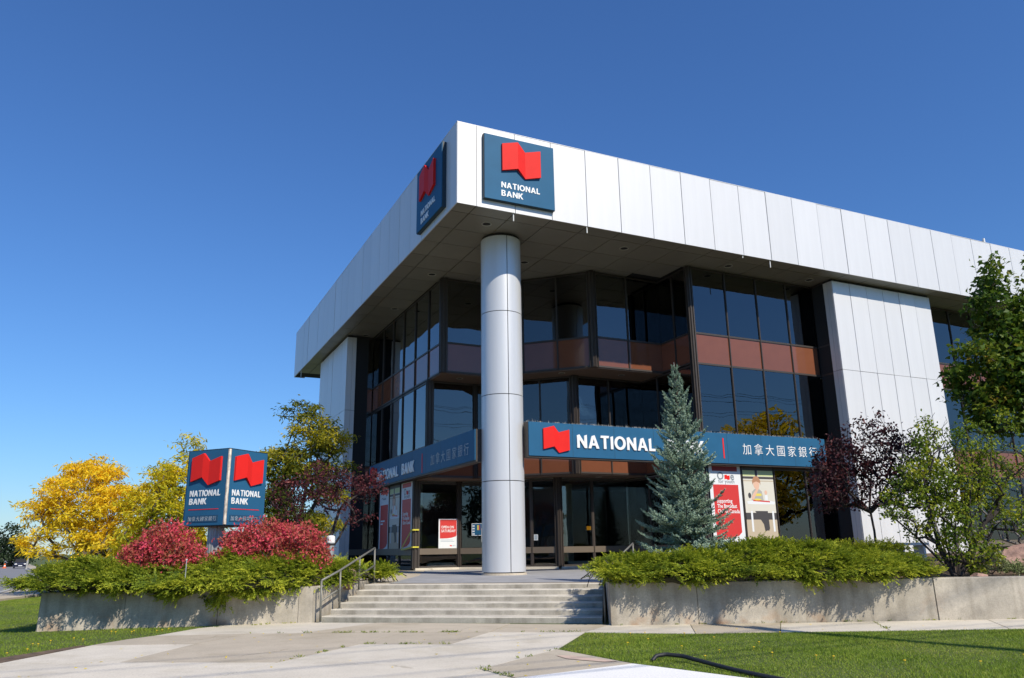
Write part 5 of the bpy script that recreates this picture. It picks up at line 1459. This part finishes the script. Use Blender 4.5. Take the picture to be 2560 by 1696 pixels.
# --- maple
tree('maple', 'big green maple with orange tips at the right edge', 'tree', (12.0, 17.0, .15),
     [[(0, 0, 0), (-0.041, 0, 1.237), (0, 0, 2.475), (-0.083, 0, 3.795), (-0.206, 0, 5.28)], [(0, 0, 2.145), (-0.577, 0, 3.217), (-1.073, 0, 4.125)], [(0, 0, 2.392), (0.66, 0, 3.465), (0.907, 0, 4.62)], [(0, 0, 3.3), (-0.577, 0, 4.62), (-0.825, 0, 5.94)]],
     [(-0.866, 0, 6.27, 0.346, 0.412, 0.619), (-1.114, 0, 5.775, 0.371, 0.412, 0.33), (-0.701, 0, 5.115, 0.701, 0.66, 0.701), (-1.32, 0, 4.207, 0.825, 0.742, 0.825), (-0.412, -0.247, 4.125, 1.073, 0.907, 0.99), (0.247, 0, 5.445, 0.742, 0.742, 0.825), (-1.856, 0, 3.63, 0.454, 0.495, 0.371), (-1.155, -0.165, 3.3, 0.825, 0.742, 0.495), (0.412, 0, 3.712, 1.32, 1.073, 1.237), (-0.165, 0, 5.857, 0.412, 0.412, 0.412), (0.99, 0, 5.115, 0.99, 0.907, 1.073), (0.33, 0, 6.518, 0.412, 0.412, 0.412)],
     900, 30, (.125, .125, .075), .128, .124, 'l_maple', 'bark', 81, rtip=.006, rmax=.15, kind='lobed', droop=.35, flat=.35, shell=.8)

# --- creeping junipers
def juniper(label, base, bed_, ncl, per, seed, tails=()):
    """plate-like branches (clumps) laid over a hedge profile; every plate is a fan of feathery sprays"""
    r = np.random.default_rng(seed); t = plant('creeping_juniper', label, 'shrub', base); base = np.array(base)
    prof, x0, x1, tilt = bed_
    C, D, T = [], [], []
    for _ in range(ncl):
        x = r.uniform(x0, x1); s_ = r.uniform(0.02, 1) ** .95
        p, d = prof(x, s_, r); d = np.array(d) + np.array([r.normal(0, .55) + tilt, 0, r.normal(0, .14)])
        C.append(np.array(p)); D.append(unit(d)); T.append(r.uniform(0, 1))
    for (x, y, z, w_, k) in tails:
        for _ in range(k):
            q = r.uniform(0, 1); C.append(np.array([x + r.normal(0, w_), y + r.uniform(-.04, .05), z + .35 * q])); D.append(unit(np.array([r.normal(0, .6), -.6, -.5 + r.normal(0, .3)]))); T.append(r.uniform(0, 1))
    C = np.array(C); D = np.array(D); T = np.array(T); m = len(C)
    up = np.array([0, 0, 1.0])
    S = unit(np.cross(D, up) + r.normal(0, .18, (m, 3))); Nn = unit(np.cross(S, D)); S = np.cross(D, Nn)
    n = m * per
    k = np.repeat(np.arange(m), per); a = r.normal(0, .62, n); rho = r.uniform(0, .24, n)
    d = D[k] * np.cos(a)[:, None] + S[k] * np.sin(a)[:, None]
    P = C[k] - D[k] * .22 + d * rho[:, None] + Nn[k] * r.normal(0, .022, n)[:, None] - base
    d = unit(d + Nn[k] * r.normal(.06, .16, n)[:, None]); Ls = r.uniform(.11, .23, n)
    s2 = unit(np.cross(d, Nn[k])); K = 8
    PP, AA, BB, LL, WW = [], [], [], [], []
    for j in range(K):
        q = (j + .3) / K
        c = P + d * (Ls * q)[:, None] + up * (Ls * (.16 * q - .22 * q * q))[:, None]
        for sg in (-1, 1):
            v = unit(d * .9 + s2 * sg * (.70 - .3 * q) + r.normal(0, .26, (n, 3)) + up * .06)
            PP.append(c); AA.append(v); BB.append(unit(np.cross(v, Nn[k] + r.normal(0, .45, (n, 3))))); LL.append(Ls * (.32 - .16 * q) * r.uniform(.7, 1.25, n)); WW.append(np.full(n, .0150))
    PP.append(P + d * (Ls * .78)[:, None]); AA.append(unit(d - up * .06)); BB.append(s2); LL.append(Ls * .36); WW.append(np.full(n, .0125))
    V, Q = leaf_quads(np.concatenate(PP), np.concatenate(AA), np.concatenate(BB), np.concatenate(LL), np.concatenate(WW), .25)
    me = mesh_np('sprays', V, Q, mat=MAT['l_jun'])
    at = me.attributes.new('tone', 'FLOAT', 'FACE')
    tip = np.array([((j // 2) + .3) / K for j in range(2 * K)] + [1.0]); lead = rho / .24
    tone = .30 * T[k][None, :] + .22 * tip[:, None] + .40 * lead[None, :] + r.uniform(-.12, .16, (2 * K + 1, n))
    at.data.foreach_set('value', np.clip(tone, 0, 1).ravel().astype(np.float32))
    obj('sprays', me, t)
    Vt, Qt = tubes(C - D * .42 - up * .05 - base, C - D * .05 - base, np.full(m, .011), np.full(m, .004), 4)
    o = obj('limbs', mesh_np('limbs', Vt, Qt, mat=MAT['bark_dark']), t); o['kind'] = 'stuff'
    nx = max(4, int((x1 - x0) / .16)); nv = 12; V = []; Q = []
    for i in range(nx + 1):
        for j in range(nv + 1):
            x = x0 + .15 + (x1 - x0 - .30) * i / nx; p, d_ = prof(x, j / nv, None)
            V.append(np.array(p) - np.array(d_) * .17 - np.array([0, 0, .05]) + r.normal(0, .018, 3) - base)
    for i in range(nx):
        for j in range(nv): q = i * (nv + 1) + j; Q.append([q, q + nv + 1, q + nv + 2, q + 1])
    obj('twig_shade_core', mesh_np('twig_shade_core', V, Q, mat=MAT['core'], smooth=True), t)  # dark mound for inner twigs, added to block light and darken the gaps
    return t
# new juniper tips are paler; wider contrast also paints sunlit fronds and shaded gaps
def jun_mat():
    m, nt, out = mat_base('juniper_growth_and_light')
    at = nd(nt, 'ShaderNodeAttribute', attribute_name='tone')
    tc = nd(nt, 'ShaderNodeTexCoord'); no = nd(nt, 'ShaderNodeTexNoise', Scale=1.4, Detail=3.0); nt.links.new(tc.outputs['Object'], no.inputs['Vector'])
    ad = nd(nt, 'ShaderNodeMath', operation='MULTIPLY_ADD'); ad.inputs[1].default_value = .55; nt.links.new(no.outputs[0], ad.inputs[0])
    s2 = nd(nt, 'ShaderNodeMath', operation='SUBTRACT'); s2.inputs[1].default_value = .275; nt.links.new(at.outputs['Fac'], s2.inputs[0]); nt.links.new(s2.outputs[0], ad.inputs[2])
    r = ramp(nt, [(0.0, (.05, .085, .013)), (.32, (.145, .21, .022)), (.58, (.31, .38, .032)), (.90, (.64, .64, .06))]); nt.links.new(ad.outputs[0], r.inputs[0])
    b = nd(nt, 'ShaderNodeBsdfPrincipled', Roughness=.6); b.inputs['Specular IOR Level'].default_value = .2
    tr = nd(nt, 'ShaderNodeBsdfTranslucent'); ms = nd(nt, 'ShaderNodeMixShader'); ms.inputs[0].default_value = .25
    nt.links.new(r.outputs[0], b.inputs['Base Color']); nt.links.new(r.outputs[0], tr.inputs[0]); nt.links.new(b.outputs[0], ms.inputs[1]); nt.links.new(tr.outputs[0], ms.inputs[2]); nt.links.new(ms.outputs[0], out.inputs[0])
    return m
MAT['l_jun'] = jun_mat()
def lump(x, y, s=1.0):
    return .5 + .25 * math.sin(2.3 * x * s + 1.3 * y) + .18 * math.sin(4.9 * x * s - 2.1 * y + 1.7) + .12 * math.sin(9.1 * x * s + 5.0 * y)
def jun_bed(front, depth, x0, x1, h, zb, over, drop, tilt=0.0):
    """hedge profile over the wall: s=0 hanging front edge ... s=1 back"""
    ks = [0, .14, .34, .58, .80, 1.0]
    dy = [-.45, -1.0, -.95, -.75, -.45, .35]; dz = [-.70, -.10, .22, .34, .42, .45]
    def prof(x, s_, r):
        o_ = over(x); hh = h(x); dp = drop(x)
        yy = [.02, -o_, -.45 * o_ + .06, .34, .80, depth]; zz_ = [-.02 - dp, .15 - dp * .5, .50 * hh, .84 * hh, hh, .80 * hh]
        L = lump(x, s_ * 2.2)
        y = front(x) + np.interp(s_, ks, yy); z = zb + np.interp(s_, ks, zz_); d = (0.0, float(np.interp(s_, ks, dy)), float(np.interp(s_, ks, dz)))
        k = .36 * (L - .5)
        if r is not None: k += r.normal(-.03, .05)
        return (x, y + d[1] * k, z + d[2] * k * .8 + .05 * (L - .5)), d
    return prof, x0, x1, tilt
fL = lambda x: 15.02 + (x + 8.72) * .1806 + .95 * float(sm(-4.35, -3.55, x))
ovL = lambda x: (.64 + .07 * math.sin(1.9 * x + .4)) * (1 - .88 * float(sm(-5.3, -4.0, x))) + .12 * math.exp(-((x + 4.9) / .55) ** 2) + .10 * math.exp(-((x + 8.6) / .6) ** 2)
def hL(x):
    k = .62 + .38 * min(1, max(0, x + 9.25) / .9)
    if x > -4.3: k *= 1 - .45 * (x + 4.3)
    return (.54 + .09 * math.sin(1.1 * x)) * k
drL = lambda x: -.26 * float(sm(-8.35, -9.0, x)) + .05 + .05 * math.sin(2.7 * x) + .10 * math.exp(-((x + 6.6) / .4) ** 2) + .10 * math.exp(-((x + 5.1) / .5) ** 2)
juniper('long creeping juniper hanging over the planter wall left of the steps', (-6.4, 15.9, .02), jun_bed(fL, 1.75, -9.02, -3.5, hL, .05, ovL, drL, -.12), 520, 26, 91,
        [(-6.58, 15.28, -.12, .16, 9), (-5.62, 15.46, -.28, .06, 7), (-5.15, 15.52, -.18, .20, 14), (-4.7, 15.6, -.10, .12, 6)])
fR = lambda x: 14.43 + (x - 1.66) * .016
ovR = lambda x: (.44 + .07 * math.sin(2.1 * x)) * (1 - .8 * float(sm(6.2, 7.4, x))) + .10 * math.exp(-((x - 1.8) / .5) ** 2)
def hR(x):
    k = .80 + .20 * min(1, max(0, x - 1.45) / .8)
    if x > 6.6: k *= 1 - .40 * (x - 6.6)
    return (.44 + .22 * math.exp(-((x - 4.9) / 1.1) ** 2) + .05 * math.sin(2.2 * x)) * k
drR = lambda x: .04 + .04 * math.sin(2.3 * x + 1)
juniper('long sunlit creeping juniper hanging over the planter wall right of the steps', (4.5, 15.3, .08), jun_bed(fR, 1.9, 1.52, 7.5, hR, .11, ovR, drR, .04), 520, 26, 92)
# low juniper behind, and the small one at the shop corner
juniper('small spreading juniper at the dark shop corner behind the handrail', (-3.25, 19.2, .02), jun_bed(lambda x: 18.7, 1.0, -3.8, -2.95, lambda x: .29 * (1 - ((x + 3.38) / .52) ** 2 * .5), .04, lambda x: .08, lambda x: 0), 46, 20, 93)
juniper('low dark juniper behind the hedge beside the white bench', (7.3, 18.2, .22), jun_bed(lambda x: 17.6, 1.3, 5.9, 8.7, lambda x: .42, .26, lambda x: .08, lambda x: 0), 110, 20, 94)

# --- small bedding plants at the right
def tuft(label, base, rx, h, n, seed, mat, group):
    r = np.random.default_rng(seed); t = plant('bedding_plant', label, 'plant', base, group)
    tips = in_blobs(r, [(0, 0, h * .55, rx, rx * .8, h * .5)], n, .7)
    N, par = grow(r, [[(0, 0, 0), (0, 0, h * .35)]], tips, .12, .02); branch_mesh('stems', N, par, .002, .012, 'bark', t, n=4)
    V, Q = leaves_at(r, tips, 9, (.03, .03, .025), .055, .03, 'diamond', -.1); obj('leaves', mesh_np('leaves', V, Q, mat=MAT[mat]), t)
tuft('pale variegated plant on the mulch left of the pink boulder', (9.12, 15.6, .12), .30, .40, 80, 101, 'l_pale', 'pale plants in front of the pink boulder')
tuft('low pale plant in front of the pink boulder', (9.75, 15.7, .12), .42, .22, 90, 102, 'l_pale', 'pale plants in front of the pink boulder')
tuft('second low pale plant at the right edge before the boulder', (10.45, 15.8, .12), .42, .24, 90, 103, 'l_pale', 'pale plants in front of the pink boulder')
tuft('small green plant between the shrub stems and the pale plants', (8.78, 15.5, .10), .14, .22, 40, 104, 'l_shrub', 'pale plants in front of the pink boulder')

# --- trees down the side street, and the yellow trees the windows mirror
def far_tree(label, x, y, h, rr, mat, seed, conical=False, group='trees down the side street', L=.5, n=260, per=14):
    zb = float(gz(x, y))
    if conical: blobs = [(0, 0, h * (.18 + .16 * k), rr * (1 - .17 * k), rr * (1 - .17 * k), h * .16) for k in range(5)]
    else: blobs = [(0, 0, h * .58, rr, rr, h * .36), (rr * .4, 0, h * .75, rr * .6, rr * .6, h * .22), (-rr * .5, 0, h * .5, rr * .6, rr * .6, h * .25)]
    return tree('pine_tree' if conical else 'street_tree', label, 'tree', (x, y, zb), [[(0, 0, 0), (0, 0, h * .3), (0, 0, h * .6)]], blobs, n, per, (L * .8, L * .8, L * .5), L, L * .6, mat, 'bark_dark', seed, rtip=.02, rmax=.22, group=group, seg=h * .15, shell=.75)
far_tree('tall dark pine at the left edge beside the far road', -98.5, 147, 9.6, 4.6, 'l_pine', 111, True)
far_tree('second dark pine just right of the first by the far road', -92.6, 148, 8.4, 4.2, 'l_pine', 112, True)
far_tree('dark pine at the very left edge of the view', -104.5, 147, 10.8, 5.2, 'l_pine', 113, True)
far_tree('yellowing street tree right behind the leaning lamp', -84.5, 165, 7.2, 4.2, 'l_fargold', 114)
far_tree('dark green street tree behind the golden locust', -77.5, 170, 7.4, 4.6, 'l_pine', 115)
far_tree('yellowing street tree far behind the golden locust trunk', -62, 150, 5.8, 4.5, 'l_fargold', 116)
far_tree('dark green far tree behind the second honey locust', -52, 150, 6.0, 5.5, 'l_pine', 117)
far_tree('far green tree seen under the locusts beside the pylon', -41, 140, 5.6, 5.0, 'l_fargold', 118)
far_tree('dark far tree low behind the crimson bush', -31, 130, 5.2, 4.8, 'l_pine', 119)
G2 = 'yellow trees the windows mirror'
x, y, _ = b2w(43, -31); far_tree('tall yellow tree across the street mirrored in the bay windows', x, y, 13.5, 4.8, 'l_gold', 121, group=G2, L=.4, n=420, per=16)
x, y, _ = b2w(64, -33); far_tree('tall yellow tree across the street mirrored beside the maple', x, y, 11.5, 5.0, 'l_gold', 122, group=G2, L=.4, n=420, per=16)
x, y, _ = b2w(30, -44); far_tree('olive green tree across the street behind the viewer', x, y, 7.5, 4.0, 'l_fargold', 123, group=G2, L=.4, n=300, per=14)
x, y, _ = b2w(-48, -16); far_tree('dark green tree across the side street left of the viewer', x, y, 9.5, 4.0, 'l_pine', 124, group=G2, L=.4, n=300, per=14)

# --- lawn blades
def grass(name, poly, n, seed, hmin=.014, hmax=.036, zf=None):
    r = np.random.default_rng(seed); poly = np.array(poly); mn, mx = poly.min(0), poly.max(0)
    P = r.uniform(mn, mx, (int(n * 2.2), 2)); c = np.zeros(len(P), bool); j = len(poly) - 1
    for i in range(len(poly)):
        yi, yj, xi, xj = poly[i, 1], poly[j, 1], poly[i, 0], poly[j, 0]
        cond = ((yi > P[:, 1]) != (yj > P[:, 1])) & (P[:, 0] < (xj - xi) * (P[:, 1] - yi) / (yj - yi + 1e-12) + xi); c ^= cond; j = i
    P = P[c][:n]; n = len(P)
    z = gz(P[:, 0], P[:, 1]) if zf is None else np.full(n, zf)
    patch = .75 + .5 * np.sin(P[:, 0] * 2.1 + 1.2 * np.sin(P[:, 1] * 1.7)) * np.sin(P[:, 1] * 1.9 + .7)
    h = r.uniform(hmin, hmax, n) * np.clip(patch, .55, 1.3)
    a = r.uniform(0, 2 * math.pi, n); b_ = np.stack([np.cos(a), np.sin(a)], 1) * .0042
    lean = r.normal(0, .55, (n, 2)) * h[:, None]
    V = np.stack([np.column_stack([P - b_, z]), np.column_stack([P + b_, z]), np.column_stack([P + lean, z + h])], 1).reshape(-1, 3)
    T = np.arange(3 * n).reshape(n, 3)
    o = obj(name, mesh_np(name, V, None, T, MAT['grass'])); o['kind'] = 'stuff'; return o
LR = [(1.12, 13.36), (.58, 11.32), (1.40, 9.88), (2.66, 8.45), (3.6, 7.6), (7.2, 9.2), (12.5, 12.3), (12.8, 13.04), (9.5, 13.02), (7.75, 13.0), (4.16, 13.0), (2.81, 12.97)]
tag(grass('lawn_grass', LR, 130000, 131), 'short green lawn with dandelions right of the walkway', 'grass')
LL_ = [(-5.82, 15.0), (-6.1, 13.76), (-6.28, 13.28), (-6.52, 12.6), (-6.90, 11.4), (-7.05, 9.6), (-9.5, 9.5), (-14.2, 16), (-16.0, 25.8), (-16.9, 30), (-12, 31), (-10.0, 21), (-8.9, 15.2), (-5.5, 15.6)]
tag(grass('lawn_grass', LL_, 150000, 132), 'short green lawn left of the walkway below the shaded planter', 'grass')
# dandelions
fm = MB().lathe([(.001, .055), (.016, .053), (.019, .047), (.001, .043)], 9); fm.tube([(0, 0, 0), (.004, 0, .044)], .002, 4)
m_ = pbr('dandelion_yellow', (.75, .50, .01), rough=.7)
me_d = fm.me('dandelion', m_)
r = np.random.default_rng(141)
for k, (x, y) in enumerate([(1.75, 12.75), (2.55, 12.6), (2.9, 12.2), (3.35, 11.5), (1.9, 12.0), (2.2, 11.1), (1.55, 11.6), (2.6, 10.7), (3.1, 10.9), (3.15, 10.3), (3.75, 9.9), (3.6, 10.05), (2.3, 10.2), (4.0, 12.6), (4.4, 9.5), (5.2, 9.4), (2.0, 12.9), (6.0, 9.9)]):
    o = obj('dandelion', me_d, None, (x, y, -.61)); o.scale = (.85, .85, r.uniform(.8, 1.2)); tag(o, 'tiny yellow dandelion flower in the right lawn', 'flower', 'dandelions in the right lawn')
for k, (x, y) in enumerate([(-7.0, 14.3), (-6.95, 14.35), (-6.7, 14.5), (-6.6, 14.2), (-6.3, 14.5), (-6.25, 14.6), (-7.1, 13.3), (-7.3, 13.0), (-7.4, 12.7), (-7.2, 12.5), (-6.9, 13.2), (-7.0, 11.9), (-7.1, 11.6), (-6.2, 14.75)]):
    o = obj('dandelion', me_d, None, (x, y, -.62)); o.scale = (.85, .85, r.uniform(.8, 1.2)); tag(o, 'tiny yellow dandelion flower in the left lawn', 'flower', 'dandelions in the left lawn')

# --- weeds in the paving joints
r = np.random.default_rng(151); V = []; Q = []; n_ = 0
lines = [((-3.55, 13.92), (-.45, 13.63), 34), ((-.45, 13.63), (1.05, 13.42), 8), ((-2.31, 12.2), (-.97, 12.02), 16), ((-2.98, 10.37), (-2.31, 12.2), 8), ((-4.5, 13.95), (-1.85, 13.8), 12), ((-.02, 8.92), (-.41, 9.58), 9), ((-.41, 9.58), (.55, 11.3), 7), ((5.87, 13.02), (6.26, 14.5), 8), ((-5.79, 15.05), (-4.0, 15.9), 14), ((1.7, 14.42), (9, 14.54), 26)]
for a, c, k in lines:
    for _ in range(k):
        f = r.uniform() if r.random() < .5 else r.choice([.2, .55, .8]) + r.normal(0, .03)
        p = np.array(a) + (np.array(c) - np.array(a)) * f; m = int(r.integers(5, 14)); sz = r.uniform(.6, 1.3)
        P = np.column_stack([p[0] + r.normal(0, .022 * sz, m), p[1] + r.normal(0, .014 * sz, m), np.full(m, -.598)])
        A = rand_dirs(r, m); A[:, 2] = np.abs(A[:, 2]) + .35; A = unit(A); B = unit(np.cross(A, rand_dirs(r, m)))
        v, q = leaf_quads(P, A, B, r.uniform(.02, .05, m) * sz, .010, .1); V.append(v); Q.append(q + n_); n_ += len(v)
o = obj('joint_weeds', mesh_np('joint_weeds', np.concatenate(V), np.concatenate(Q), mat=MAT['l_shrub'])); tag(o, 'small green weeds growing in the joints of the concrete walk', 'weeds', kind='stuff')
# fallen leaves on the walk and steps
r = np.random.default_rng(152); m = 130
P = np.column_stack([r.uniform(-6, 8, m), r.uniform(9, 15.0, m), np.full(m, -.592)])
ok = ~((P[:, 1] < 13.0) & (P[:, 0] > .9)) & ~((P[:, 0] < -5.8)) & (P[:, 1] < 14.2 + .0 * P[:, 0]); P = P[ok]; m = len(P)
A = rand_dirs(r, m); A[:, 2] *= .15; A = unit(A); B = unit(np.cross(A, np.array([0, 0, 1.]) + r.normal(0, .2, (m, 3))))
v, q = leaf_quads(P, A, B, r.uniform(.03, .06, m), .025, .15)
o = obj('fallen_leaves', mesh_np('fallen_leaves', v, q, mat=MAT['l_gold'])); tag(o, 'scattered dry leaves lying on the concrete walk', 'leaves', kind='stuff')
